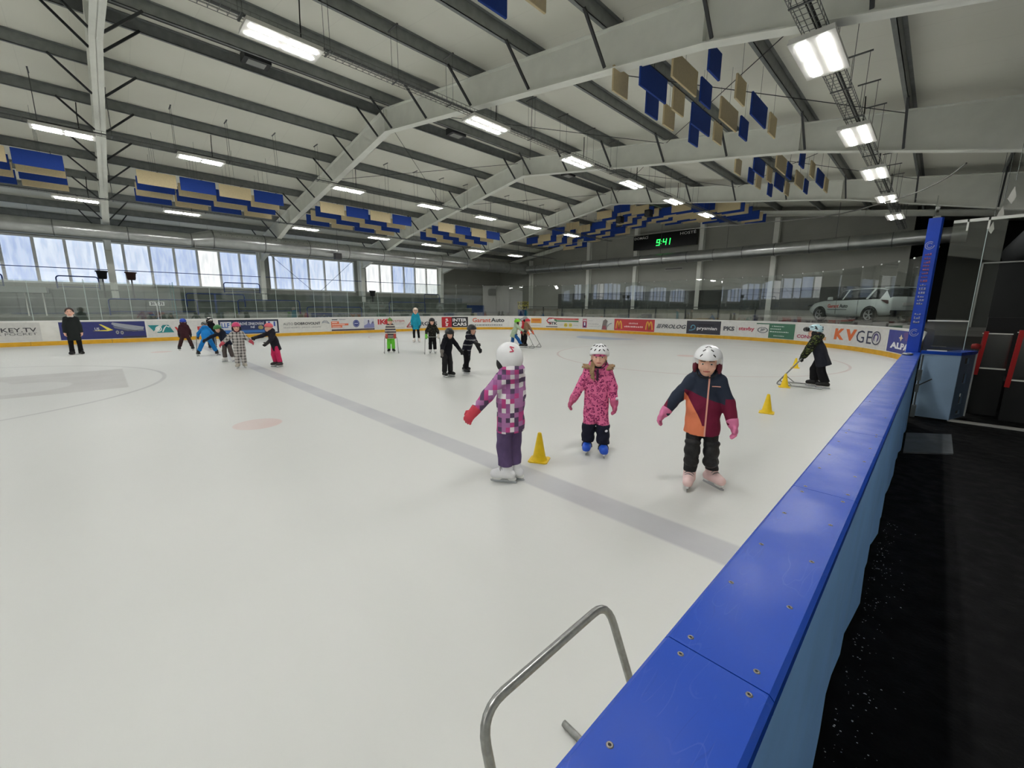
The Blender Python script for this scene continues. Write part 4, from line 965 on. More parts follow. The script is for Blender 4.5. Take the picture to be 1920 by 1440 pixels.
for ax_ in (.78, 3.40):
    for sy in (1, -1):
        wh = empty('wheel', (ax_, sy*.8, .315)); wh.parent = car
        MB().lathe([(.215, -.1), (.3, -.1), (.315, -.07), (.315, .07), (.3, .1), (.215, .1)], n=28, axis='y').build('tyre', tyre_m, wh)
        mb = MB(); mb.lathe([(.0, .06*sy), (.05, .07*sy), (.06, .05*sy)], n=20, axis='y'); mb.lathe([(.19, .07*sy), (.215, .1*sy), (.215, -.1*sy)], n=24, axis='y')
        for q in range(5):
            a = 2*PI*q/5+.3
            for da in (-.16, .16): mb.bar((.04*math.cos(a), .06*sy, .04*math.sin(a)), (.2*math.cos(a+da), .07*sy, .2*math.sin(a+da)), .028, .02, up=(0, 1, 0))
        mb.build('rim', rim_m, wh); MB().lathe([(.0, 0), (.2, 0)], n=20, axis='y').build('brake_disc', car_b, wh)
        MB().lathe([(.0, .906), (.36, .906), (.375, .88), (.375, .7), (.0, .7)], (0, 0, 0), 24, axis='y').build('wheel_arch', car_b, wh) if False else None
    for sy in (1, -1):
        n = 18; vs = []; fs_ = []
        for i in range(n+1):
            a = PI*i/n*1.15-.24
            for r in (.325, .385): vs.append((ax_+r*math.cos(a), sy*.912, .315+r*math.sin(a)))
        MB_ = MB(); MB_.add(vs, [(2*i, 2*i+1, 2*i+3, 2*i+2) for i in range(n)]); MB_.add([(ax_+.33*math.cos(2*PI*i/24), sy*.905, .315+.33*math.sin(2*PI*i/24)) for i in range(24)], [tuple(range(24))]); MB_.build('wheel_arch', car_b, car)
for wh in [c for c in car.children if c.name.startswith('wheel.') or c.name == 'wheel']: wh.location.y = math.copysign(.845, wh.location.y)
for sy in (1, -1):
    MB().prism([(.02, .80), (.05, .93), (.34, .95), (.2, .86), (.04, .78)], sy*.86, sy*.912, 'y').build('tail_lamp', car_r, car)
    MB().prism([(4.0, .70), (4.24, .64), (4.2, .74), (3.85, .82)], sy*.78, sy*.865, 'y').build('head_lamp', car_g, car)
    MB().prism([(2.72, .98), (2.88, .98), (2.86, 1.1), (2.74, 1.12)], sy*.9, sy*1.04, 'y').build('mirror', car_w, car)
    MB().bar((1.75, sy*.93, .88), (1.95, sy*.93, .88), .02, .025).build('door_handle', car_w, car)
MB().box(-.03, .02, -.75, .75, .38, .52).build('rear_bumper', car_b, car); MB().box(-.02, .0, -.26, .26, .72, .83).build('licence_plate', white_m, car); MB().box(.3, .55, -.58, .58, 1.45, 1.48).build('roof_spoiler', car_w, car)
flat_text('Garant', lambda u, v: (2.95-u*.62, .925, .62+v*.17), car, ink_m((206, 70, 62)), .02); flat_text('Auto', lambda u, v: (2.29-u*.44, .925, .62+v*.17), car, ink_m((40, 42, 46)), .02); MB().box(1.9, 2.95, .921, .926, .53, .56).build('door_line', ink_m((90, 92, 96)), car)
MB().box(1.38, 1.386, .905, .915, .35, .95).build('door_gap', car_b, car); MB().box(2.5, 2.506, .905, .915, .35, .95).build('door_gap', car_b, car)

# ================================================================== cones and skating aids
cone_m = M('cone_yellow', (232, 196, 22), .45, var=.05, vscale=20)
def cone(x, y, h, rz, lab):
    o = empty('training_cone', (x, y, 0), rz, label=lab, cat='cone', group='yellow cones on the ice')
    b = .105
    MB().prism([(-b, -b+.02), (-b+.02, -b), (b-.02, -b), (b, -b+.02), (b, b-.02), (b-.02, b), (-b+.02, b), (-b, b-.02)], 0, .012, 'z').build('cone_base', cone_m, o)
    MB().lathe([(.088, .01), (.078, .03), (.07, .04), (.022, h-.012), (.018, h), (.008, h), (.008, h-.03)], n=24).build('cone_body', cone_m, o)
cone(-2.82, 3.19, .31, .5, 'yellow cone between the checked jacket skater and the leopard suit skater')
cone(-1.71, 7.37, .3, .2, 'yellow cone alone between the navy jacket skater and the pushing skater')
cone(-2.08, 10.12, .29, .3, 'yellow cone at the front of the pushing skater frame'); cone(-2.62, 13.73, .28, .1, 'small yellow cone farthest up the ice')
def arc3(a, b, c, r, n=6):
    """rounded corner at b between a and c"""
    a, b, c = Vector(a), Vector(b), Vector(c); u = (a-b).normalized(); v = (c-b).normalized(); p0 = b+u*r; p2 = b+v*r
    return [(1-t)**2*p0+2*t*(1-t)*b+t*t*p2 for t in [i/n for i in range(n+1)]]
def walker(x, y, rz, lab, h=.72, wd=.5, fwd=.36, back=.36, lean=.0, r=.013, strut=True):
    """U-handled tube frame; local +y is the way it is pushed"""
    o = empty('skating_aid', (x, y, 0), rz, label=lab, cat='skating aid', group='tube frames pushed on the ice')
    hl, hr = (-wd/2, lean, h), (wd/2, lean, h)
    fl, fr_ = (-wd/2-.03, fwd, r+.002), (wd/2+.03, fwd, r+.002); bl, brr = (-wd/2-.06, -back, r+.002), (wd/2+.06, -back, r+.002)
    pts = [bl]+arc3(bl, fl, hl, .07)+arc3(fl, hl, hr, .075)+arc3(hl, hr, fr_, .075)+arc3(hr, fr_, brr, .07)+[brr]
    MB().tube(pts, r, 10).build('frame_tube', galv_tube, o)
    if strut:
        for s_ in (-1, 1):
            a = Vector((s_*(wd/2+.02), lean+(fwd-lean)*.72, h*.28)); b = Vector((s_*(wd/2+.038), fwd*.25, r))
            MB().tube([a, b], r*.8, 8).build('strut', galv_tube, o)
    return o
walker(-.62, .775, -PI/2, 'bent steel tube skating aid standing against the near boards', h=.70, wd=.53, fwd=.26, back=.2, r=.0125, strut=False)
# ================================================================== people: smooth solids turned into one surface each
def smin(a, b, k):
    h = np.clip(.5+.5*(b-a)/k, 0, 1); return b*(1-h)+a*h-k*h*(1-h)
def A(v): return np.array(v, dtype=float)
def unit(v): v = A(v); return v/np.linalg.norm(v)
def cap(a, b, r1, r2, k=.02, sq=None):
    """tapered capsule; sq = (axis, factor) flattens it"""
    a, b = A(a), A(b)
    def f(P):
        Q = P-a; B = b-a; s = 1
        if sq is not None:
            n, s = A(sq[0]), sq[1]; Q = Q+np.outer(Q@n, n)*(1/s-1); B = B+n*(B@n)*(1/s-1)
        h = np.clip((Q@B)/max(B@B, 1e-9), 0, 1)
        return (np.linalg.norm(Q-h[:, None]*B, axis=1)-(r1+(r2-r1)*h))*s
    return f, k
def ell(c, R, r, k=.02):
    c, r = A(c), A(r); R = np.eye(3) if R is None else R
    def f(P):
        L = (P-c)@R; k0 = np.linalg.norm(L/r, axis=1); k1 = np.linalg.norm(L/(r*r), axis=1)
        return k0*(k0-1)/np.maximum(k1, 1e-9)
    return f, k
def field(prims, cuts=(), wrinkle=0, wf=38):
    def F(P):
        d = None
        for f, k in prims:
            e = f(P); d = e if d is None else smin(d, e, k)
        if wrinkle:
            d = d+wrinkle*np.sin(P[:, 2]*wf+3*np.sin(P[:, 0]*17)+2*np.sin(P[:, 1]*15))*np.sin(P[:, 0]*wf*.45+P[:, 1]*21+1.3)
        for c in cuts: d = np.maximum(d, c(P) if callable(c) else (P-A(c[0]))@unit(c[1]))
        return d
    return F
def nets(F, lo, hi, h):
    lo = A(lo); n = np.ceil((A(hi)-lo)/(4*h)).astype(int)+1
    cg = np.stack(np.meshgrid(*[np.arange(q+1) for q in n], indexing='ij'), -1)
    cv = F((lo+cg.reshape(-1, 3)*4*h)).reshape(cg.shape[:3])
    near = np.zeros(n, bool)
    mn = None
    for i in (0, 1):
        for j in (0, 1):
            for k in (0, 1):
                v = np.abs(cv[i:n[0]+i, j:n[1]+j, k:n[2]+k]); mn = v if mn is None else np.minimum(mn, v)
    near = mn < 4*h*1.35
    N = n*4+1
    V = np.repeat(np.repeat(np.repeat(cv, 4, 0), 4, 1), 4, 2)[:N[0], :N[1], :N[2]].copy()
    m = np.zeros(N, bool)
    up = np.repeat(np.repeat(np.repeat(near, 4, 0), 4, 1), 4, 2)
    m[:-1, :-1, :-1] |= up; m[1:, 1:, 1:] |= up; m[1:, :-1, :-1] |= up; m[:-1, 1:, :-1] |= up; m[:-1, :-1, 1:] |= up; m[1:, 1:, :-1] |= up; m[1:, :-1, 1:] |= up; m[:-1, 1:, 1:] |= up
    idx = np.argwhere(m); V[m] = F(lo+idx*h)
    V[0], V[-1], V[:, 0], V[:, -1], V[:, :, 0], V[:, :, -1] = 1, 1, 1, 1, 1, 1
    S = V < 0
    cnt = sum(S[i:N[0]-1+i, j:N[1]-1+j, k:N[2]-1+k].astype(np.int8) for i in (0, 1) for j in (0, 1) for k in (0, 1))
    act = np.argwhere((cnt > 0) & (cnt < 8)); im = -np.ones(N-1, int); im[tuple(act.T)] = np.arange(len(act))
    CO = [(i, j, k) for i in (0, 1) for j in (0, 1) for k in (0, 1)]
    cvv = [V[act[:, 0]+c[0], act[:, 1]+c[1], act[:, 2]+c[2]] for c in CO]
    pos = np.zeros((len(act), 3)); num = np.zeros(len(act))
    for a in range(8):
        for b in range(a+1, 8):
            if sum(abs(CO[a][q]-CO[b][q]) for q in range(3)) != 1: continue
            va, vb = cvv[a], cvv[b]; x = (va < 0) != (vb < 0)
            t = np.where(x, va/np.where(x, va-vb, 1), 0)
            pos += np.where(x[:, None], A(CO[a])+t[:, None]*(A(CO[b])-A(CO[a])), 0); num += x
    vs = lo+(act+pos/num[:, None])*h
    fs = []
    for ax in range(3):
        b, c = [(1, 2), (2, 0), (0, 1)][ax]
        sl0 = [slice(None)]*3; sl1 = [slice(None)]*3; sl0[ax] = slice(0, -1); sl1[ax] = slice(1, None)
        s0, s1 = S[tuple(sl0)], S[tuple(sl1)]; e = np.argwhere(s0 != s1)
        e = e[(e[:, b] > 0) & (e[:, c] > 0) & (e[:, b] < N[b]-1) & (e[:, c] < N[c]-1)]
        q = []
        for db, dc in ((-1, -1), (0, -1), (0, 0), (-1, 0)):
            w_ = e.copy(); w_[:, b] += db; w_[:, c] += dc; q.append(im[tuple(w_.T)])
        q = np.stack(q, 1); flip = s1[tuple(e.T)]
        q[flip] = q[flip][:, ::-1]; fs.append(q)
    fs = np.concatenate(fs)
    return vs, fs[(fs >= 0).all(1)]
def solid(name, prims, bounds, h, mat, parent=None, cuts=(), wrinkle=0, wf=38):
    vs, fs = nets(field(prims, cuts, wrinkle, wf), bounds[0], bounds[1], h)
    me = bpy.data.meshes.new(name); me.from_pydata(vs.tolist(), [], fs.tolist()); me.materials.append(mat)
    me.polygons.foreach_set('use_smooth', [True]*len(me.polygons)); me.update()
    o = bpy.data.objects.new(name, me); COL.objects.link(o)
    if parent is not None: o.parent = parent
    return o
def bnd(pts, pad): P = np.array([A(p) for p in pts]); return P.min(0)-pad, P.max(0)+pad
skin_m = M('skin_fair', (226, 178, 156), .5, spec=.3); lip_m = M('lips', (186, 104, 98), .5); eye_w = M('eye_white', (225, 222, 216), .3); iris_m = M('iris_dark', (52, 44, 40), .3); brow_m = M('brow_brown', (110, 84, 64), .8)
blade_m = M('blade_steel', (190, 194, 198), .25, .9); strap_m = M('chin_strap', (24, 24, 26), .6)
def cloth(name, c, var=.1): return M('cloth_'+name, c, .85, spec=.2, var=var, vscale=14, bump=.25, bscale=60)
def frame_of(f, up):
    f = unit(f); up = A(up); r = unit(np.cross(f, up)); u = np.cross(r, f); return np.stack([r, f, u], 1)
def person(label, x, y, ang, Hb, pose, kit, h, cat='person'):
    """kit: jacket, trousers, boot, glove, head gear; pose: limb directions (right, forward, up)"""
    T = unit(pose.get('torso', (0, 0, 1))); O = A((0, 0, 0))
    tw = pose.get('twist', 0); rv = A((math.cos(tw), math.sin(tw), 0)); rv = unit(rv-T*(rv@T)); fw = np.cross(T, rv)
    B = Hb
    skates = kit.get('skates', True)
    hip = {s: A((s*.052*B, 0, -.01*B)) for s in (-1, 1)}; kn = {}; an = {}
    for s, k in ((1, 'R'), (-1, 'L')):
        th, sh = pose['leg'+k]; kn[s] = hip[s]+unit(th)*.232*B; an[s] = kn[s]+unit(sh)*.222*B
    fh = .04*B+(.052 if skates else .012)
    lift = fh-min(an[1][2], an[-1][2])
    O = O+A((0, 0, lift))
    for d in (hip, kn, an):
        for s in d: d[s] = d[s]+A((0, 0, lift))
    N = O+T*.335*B; C = O+T*.25*B; sho = {s: O+T*.288*B+rv*s*.086*B*min(1, .1+kit.get('w', .92)) for s in (-1, 1)}; el = {}; wr = {}; hdir = {}
    for s, k in ((1, 'R'), (-1, 'L')):
        up, fo = pose['arm'+k]; el[s] = sho[s]+unit(up)*.165*B; wr[s] = el[s]+unit(fo)*.145*B; hdir[s] = unit(fo)
    hf = unit(pose.get('look', tuple(fw))); HR = frame_of(hf, T+A((0, 0, .6))); Hc = N+HR[:, 2]*.09*B+HR[:, 1]*.02*B
    hd_ = lambda a, b, c: Hc+HR@(A((a, b, c))*B)
    pts = [O, N, Hc+A((0, 0, .12*B))]+list(kn.values())+list(an.values())+list(el.values())+list(wr.values())
    near = h < .012
    leg_r = kit.get('leg', (.064, .056, .056, .056)); gs = kit.get('gs', 1.15)
    # body: one surface of skin under the clothes
    pr = [ell(hd_(0, -.008, .022), HR, A((.066, .078, .078))*B, .01), ell(hd_(0, .02, -.035), HR, A((.05, .055, .062))*B, .03*B),
          cap(hd_(0, .074, .004), hd_(0, .084, -.022), .007*B, .0105*B, .01), cap(hd_(0, .06, -.052), hd_(0, .064, -.054), .016*B, .016*B, .02),
          cap(N-T*.04*B, hd_(0, -.01, -.05), .04*B, .038*B, .02), cap(O, C, .07*B, .075*B, .03, (fw, .75)), cap(sho[-1], sho[1], .04*B, .04*B, .03)]
    for s in (-1, 1):
        pr += [cap(sho[s], el[s], .036*B, .03*B), cap(el[s], wr[s], .03*B, .024*B), cap(hip[s], kn[s], min(.05, leg_r[0]-.012)*B, min(.042, leg_r[1]-.012)*B, .03), cap(kn[s], an[s], min(.04, leg_r[2]-.012)*B, .024*B), ell(hd_(s*.066, -.012, -.01), HR, A((.01, .02, .03))*B, .008)]
        if near: pr += [ell(hd_(s*.033, .055, -.022), HR, A((.024, .022, .022))*B, .02)]
    body = solid('person', pr, bnd(pts, .1*B), max(h, .0085) if near else h, kit.get('skin', skin_m))
    body.location = (x, y, 0); body.rotation_euler.z = math.radians(ang)-PI/2
    tag(body, label, cat, 'people on the ice')
    # face
    if kit.get('face', True):
        for s in (-1, 1):
            e = solid('eye', [ell(hd_(s*.028, .0695, .006), HR, A((.0105, .007, .0055))*B)], bnd([hd_(s*.028, .07, .006)], .02*B), .0028 if near else .005, eye_w, body)
            solid('iris', [ell(hd_(s*.028, .0748, .006), HR, A((.0056, .004, .0056))*B)], bnd([hd_(s*.028, .076, .006)], .012*B), .002 if near else .0035, iris_m, e)
            solid('eyebrow', [cap(hd_(s*.014, .076, .026), hd_(s*.044, .066, .025), .004*B, .0035*B)], bnd([hd_(s*.014, .076, .026), hd_(s*.044, .066, .025)], .012*B), .003 if near else .005, kit.get('brow', brow_m), body)
        solid('lips', [cap(hd_(-.018, .071, -.047), hd_(.018, .071, -.047), .0055*B, .0055*B), cap(hd_(-.006, .077, -.047), hd_(.006, .077, -.047), .006*B, .006*B, .008)], bnd([hd_(-.02, .07, -.047), hd_(.02, .07, -.047)], .015*B), .0028 if near else .005, lip_m, body)
    # trousers
    leg_r = kit.get('leg', (.064, .056, .056, .056)); wd = kit.get('w', .92)
    def ankle_cut(P):
        d0 = (P[:, 0]-an[-1][0])**2+(P[:, 1]-an[-1][1])**2; d1 = (P[:, 0]-an[1][0])**2+(P[:, 1]-an[1][1])**2
        return np.where(d0 < d1, an[-1][2], an[1][2])+kit.get('cuff', .035)*B-P[:, 2]
    def legs(k=.02):
        out = [ell(O+A((0, -.008*B, -.01*B)), None, A((.108*wd, .08*wd, .08))*B, .03)]
        for s in (-1, 1): out += [cap(hip[s], kn[s], leg_r[0]*B, leg_r[1]*B, .02), cap(kn[s], an[s]+A((0, 0, .015*B)), leg_r[2]*B, leg_r[3]*B, k)]
        return out
    hem = kit.get('hem', .1)
    def top():
        out = [cap(O-T*(hem+.03)*B, O+T*.12*B, .138*B*wd*kit.get('flare', 1), .122*B*wd, .03, (fw, .74)), cap(O+T*.1*B, O+T*.245*B, .122*B*wd, .098*B*wd, .04, (fw, .76)), cap(sho[-1], sho[1], .052*B*wd, .052*B*wd, .04), cap(N-T*.05*B, N+T*.015*B, .064*B, .062*B, .03)]
        for s in (-1, 1): out += [cap(sho[s], el[s], .056*B*wd, .05*B*wd, .02), cap(el[s], wr[s], .05*B*wd, .042*B*wd, .02)]
        if kit.get('hood', True): out += [ell(N-fw*.055*B+T*.005*B, frame_of(fw, T), A((.09, .045, .062))*B, .03)]+[cap(N+T*(.012+.012*math.cos(q))*B+(rv*math.sin(q)*.066-fw*(math.cos(q)*.056+.002))*B, N+T*(.012+.012*math.cos(q+.5))*B+(rv*math.sin(q+.5)*.066-fw*(math.cos(q+.5)*.056+.002))*B, .026*B, .026*B, .02) for q in np.arange(-2.4, 2.4, .6)]
        return out
    lowcuts = [(an[s]+A((0, 0, .012*B)), (0, 0, -1)) for s in ()]
    def split_legs(P0, sgn): return P0
    if kit.get('suit'):
        zc = kit.get('suit_low')
        cu = [(O+A((0, 0, zc*B)), (0, 0, -1))] if zc else [ankle_cut]
        solid('snow_suit', top()+legs(), bnd(pts, .14*B), h, kit['jacket'], body, cu, .0035 if near else 0)
        if zc:
            lr = leg_r; out = []
            for s in (-1, 1): out += [cap(hip[s]*.3+kn[s]*.7, kn[s], (lr[1]+.003)*B, (lr[1]+.004)*B, .02), cap(kn[s], an[s]+A((0, 0, .015*B)), (lr[2]+.005)*B, (lr[3]+.004)*B, .02)]
            solid('suit_lower_legs', out, bnd([kn[-1], kn[1], an[-1], an[1], hip[-1], hip[1]], .1*B), h, kit['trousers'], body, [(O+A((0, 0, (zc+.004)*B)), (0, 0, 1)), ankle_cut], .005 if near else 0, 60)
    else:
        solid('trousers', legs(), bnd([O]+list(kn.values())+list(an.values()), .15*B), h, kit['trousers'], body, [ankle_cut], kit.get('twr', .004) if near else 0, kit.get('twf', 38))
        solid('jacket', top(), bnd([O-T*.12*B, N]+list(el.values())+list(wr.values()), .14*B), h, kit['jacket'], body, [(O-T*hem*B, -T)], .0035 if near else 0)
    # gloves with five fingers
    gm = kit.get('glove', black_m)
    for s, k in ((1, 'R'), (-1, 'L')):
        if kit.get('no_glove', '').find(k) >= 0: continue
        hd0 = hdir[s]; curl = pose.get('curl', .8); inward = unit(A(pose.get('palm'+k, (-s, .25, 0)))-hd0*(A(pose.get('palm'+k, (-s, .25, 0)))@hd0)); side = np.cross(hd0, inward)
        w0 = wr[s]; B_ = B; B = B*gs; pe = w0+hd0*.048*B
        gp = [cap(w0-hd0*.012*B, w0+hd0*.012*B, .036*B, .032*B, .01), cap(w0+hd0*.012*B, pe, .031*B, .032*B, .012, (inward, .62))]
        for q in range(4):
            o_ = (q-1.5)*.0165*B; L = (.034, .04, .038, .03)[q]*B
            a = pe+side*o_+hd0*.012*B; b = a+unit(hd0+inward*curl*.55)*L*.6; c = b+unit(hd0*(1-curl*.6)+inward*curl)*L*.55
            gp += [cap(a, b, .0088*B, .0085*B, .003), cap(b, c, .0085*B, .0078*B, .003)]
        fwd_side = side*(1 if (side@fw) > 0 else -1)
        a = w0+hd0*.022*B+fwd_side*.02*B; b = a+unit(hd0*.7+fwd_side*.8+inward*.3)*.03*B; c = b+unit(hd0+inward*.5)*.022*B
        gp += [cap(a, b, .0105*B, .0095*B, .006), cap(b, c, .0095*B, .0085*B, .003)]
        solid('glove', gp, bnd([w0, w0+hd0*.14*B, c], .06*B), .0042 if near else (.007 if h < .02 else .009), gm if not isinstance(gm, dict) else gm[k], body); B = B_
    # boots and blades
    for s, k in ((1, 'R'), (-1, 'L')):
        ff = unit(pose.get('foot'+k, (s*.25, 1, 0))); a = an[s]; z0 = a[2]-.04*B
        bm_ = kit.get('boot', black_m)
        bp = [cap(a+A((0, 0, .05*B))-ff*.008*B, a, .046*B, .042*B, .02), cap(A((a[0], a[1], z0+.026*B))-ff*.034*B, A((a[0], a[1], z0+.026*B))+ff*.092*B, .04*B, .036*B, .02), cap(a, A((a[0], a[1], z0+.04*B))+ff*.055*B, .04*B, .034*B, .02)]
        bt = solid('skate_boot' if skates else 'shoe', bp, bnd([a-ff*.08*B, a+ff*.13*B, a+A((0, 0, .08*B))], .06*B), min(h, .009) if near else h*.6, bm_, body, [((a[0], a[1], z0), (0, 0, -1))])
        if kit.get('toe'):
            solid('toe_cap', [cap(A((a[0], a[1], z0+.026*B))+ff*.04*B, A((a[0], a[1], z0+.026*B))+ff*.093*B, .0425*B, .0385*B), cap(A((a[0], a[1], z0+.04*B))+ff*.03*B, A((a[0], a[1], z0+.03*B))+ff*.08*B, .042*B, .036*B)], bnd([a+ff*.06*B, A((a[0], a[1], z0))+ff*.1*B], .06*B), .008, kit['toe'], bt, [((a[0], a[1], z0), (0, 0, -1)), (A((a[0], a[1], z0))+ff*.03*B, -ff)])
            sdv = A((ff[1], -ff[0], 0)); MB().tube([tuple(A((a[0], a[1], z0+.03*B))+ff*.03*B+sdv*.046*B*math.sin(q)+A((0, 0, .055*B*math.cos(q)))) for q in np.linspace(-1.7, 1.7, 9)], .008*B, 6).build('boot_strap', strap_m, bt)
        if near and not kit.get('toe'):
            sdv = A((ff[1], -ff[0], 0))
            for t_, zz in ((.045, .062), (.03, .078), (.018, .094)):
                MB().tube([tuple(A((a[0], a[1], z0+(zz-.036)*B))+ff*(t_-.0)*B+sdv*.034*B*math.sin(q)+A((0, 0, .036*B*math.cos(q)))+ff*.018*B*math.cos(q)) for q in np.linspace(-1.3, 1.3, 7)], .0042*B, 5).build('boot_lace', kit.get('lace', M('lace_grey', (120, 116, 120), .6)), bt)
        if skates:
            mb = MB(); c0 = A((a[0], a[1], z0)); sd = A((-ff[1], ff[0], 0))*.0022
            def prof(t, z): return c0+ff*t*B+A((0, 0, z))
            pl = [(-.075, -.03), (-.085, -.046), (-.075, -.052), (.095, -.052), (.125, -.044), (.128, -.028), (.09, -.022), (-.06, -.022)]
            n = len(pl); vs = [tuple(prof(t, z)+sd) for t, z in pl]+[tuple(prof(t, z)-sd) for t, z in pl]
            mb.add(vs, [tuple(range(n)), tuple(range(2*n-1, n-1, -1))]+[(i, n+i, n+(i+1) % n, (i+1) % n) for i in range(n)])
            mb.build('skate_blade', blade_m, bt)
            mb = MB(); sd = sd*5
            pl = [(-.072, .005), (.118, .005), (.116, -.008), (.1, -.026), (.048, -.026), (.034, -.012), (-.012, -.012), (-.024, -.026), (-.066, -.026), (-.08, -.01)]
            n = len(pl); vs = [tuple(prof(t, z)+sd) for t, z in pl]+[tuple(prof(t, z)-sd) for t, z in pl]
            mb.add(vs, [tuple(range(n)), tuple(range(2*n-1, n-1, -1))]+[(i, n+i, n+(i+1) % n, (i+1) % n) for i in range(n)])
            mb.build('blade_holder', kit.get('holder', white_m), bt)
    # head gear
    g_ = kit.get('helmet')
    def ski_cut(P):
        L = ((P-Hc)@HR)/B; return np.maximum(np.minimum(.034-L[:, 2]+.05*np.abs(L[:, 0]), (L[:, 1]-.028)), -.006-L[:, 2]-.25*np.minimum(L[:, 1], 0)*-1)*B
    if g_:
        hl = solid('helmet', [ell(hd_(0, -.012, .028), HR, A((.096, .114, .101) if kit.get('ski') else (.094, .112, .098))*B, .01)] + ([ell(hd_(0, -.02, -.005), HR, A((.096, .105, .1))*B, .02)] if kit.get('full') else [ell(hd_(0, -.018, .0), HR, A((.094, .1, .09))*B, .02)] if kit.get('ski') else []),
                   bnd([Hc], .15*B), .006 if near else (.012 if h < .02 else .016), g_, body,
                   [ski_cut] if kit.get('ski') else [(hd_(0, 0, .012), -HR[:, 2]+HR[:, 1]*.3)] if not kit.get('full') else [(hd_(0, .03, .0), HR[:, 1]*1.2-HR[:, 2]*.8), (hd_(0, 0, -.08), -HR[:, 2]+HR[:, 1]*.12)])
        if not kit.get('no_pad'):
            for s in (-1, 1): solid('ear_pad', [ell(hd_(s*.078, -.002, -.03), HR, A((.02, .042, .052))*B)], bnd([hd_(s*.075, 0, -.02)], .065*B), .007 if near else .012, kit.get('pad', strap_m), hl)
        MB().tube(smooth([tuple(hd_(-.072, .02, -.03)), tuple(hd_(-.055, .045, -.082)), tuple(hd_(0, .055, -.1)), tuple(hd_(.055, .045, -.082)), tuple(hd_(.072, .02, -.03))], 4), .0045*B, 5).build('chin_strap', strap_m, hl)
        for (a_, e_) in kit.get('vents', ()):       # dark vent slots on the shell
            ca, sa, ce, se = math.cos(a_), math.sin(a_), math.cos(e_), math.sin(e_)
            p = A((sa*ce*.094, ca*ce*.112-.012, se*.098+.028)); tng = unit(A((ca, -sa, 0))*.6+A((-sa*se, -ca*se, ce))*kit.get('vtilt', .9)*(1 if sa < 0 else -1))
            p0, p1 = Hc+HR@((p-tng*.008)*B), Hc+HR@((p+tng*.008)*B)
            solid('vent_slot', [cap(p0, p1, .005*B, .005*B)], bnd([p0, p1], .014*B), .003, strap_m, hl)
        if kit.get('visor'): solid('goggles', [cap(hd_(-.055, .09, .05), hd_(.055, .09, .05), .036*B, .036*B, .02), cap(hd_(0, .115, .05), hd_(0, .12, .05), .04*B, .038*B, .03)], bnd([hd_(-.05, .1, .045), hd_(.05, .1, .045)], .05*B), .01, kit['visor'], hl)
    if kit.get('hat'):
        ht_ = solid('knit_hat', [ell(hd_(0, -.012, .03), HR, A((.082, .096, .086))*B, .01)]+([ell(hd_(0, -.01, .125), HR, A((.02, .02, .02))*B, .01)] if kit.get('pom') else []), bnd([Hc], .17*B), .012 if h < .02 else .014, kit['hat'], body, [(hd_(0, 0, .02), -HR[:, 2]+HR[:, 1]*.25)])
    if kit.get('hood_up'):
        solid('hood', [ell(hd_(0, -.02, .02), HR, A((.098, .112, .108))*B, .01), cap(N-fw*.03*B, hd_(0, -.02, -.02), .08*B, .08*B, .03)], bnd([Hc, N], .17*B), .012 if near else h*.8, kit['hood_up'], body, [(hd_(0, .035, 0), HR[:, 1]-HR[:, 2]*.35)])
    if kit.get('hair'):
        solid('hair', kit['hair'](hd_, B, HR), bnd([Hc], .28*B), .007 if near else .012, kit['hair_m'], body, (), .003, 120)
    if kit.get('scarf'): solid('scarf', [cap(N-rv*.022*B+fw*.036*B+T*.012*B, N+rv*.022*B+fw*.036*B+T*.012*B, .034*B, .034*B, .02)], bnd([N], .13*B), h*.6, kit['scarf'], body)
    return body, dict(O=O, N=N, wr=wr, hd=hd_, HR=HR, T=T, an=an, kn=kn, B=B)
# ---- patterned cloth
def checked(name):
    g = NT(name); v, s = g.obj()
    u = g.mth('MULTIPLY', g.mth('SUBTRACT', s[0], s[1]), .82); c = g.n('CombineXYZ')
    g.l(g.mth('FLOOR', g.mth('MULTIPLY', u, 23)), c.inputs[0]); g.l(g.mth('FLOOR', g.mth('MULTIPLY', s[2], 23)), c.inputs[1])
    wn = g.n('TexWhiteNoise', noise_dimensions='2D'); g.l(c.outputs[0], wn.inputs['Vector'])
    cr = g.n('ValToRGB'); cr.color_ramp.interpolation = 'CONSTANT'; el_ = cr.color_ramp.elements
    for i, (p, q) in enumerate(((0, (226, 222, 226)), (.15, (88, 72, 100)), (.4, (170, 118, 166)), (.66, (186, 74, 134)), (.86, (150, 96, 146)))):
        e = el_[i] if i < 2 else el_.new(p); e.position = p; e.color = rgb(*q)
    g.l(wn.outputs['Value'], cr.inputs[0]); g.set(base=cr.outputs[0], rough=.8, spec=.2); g.bump(g.noise(v, 30, 3), .2, .02); return MATS[name]
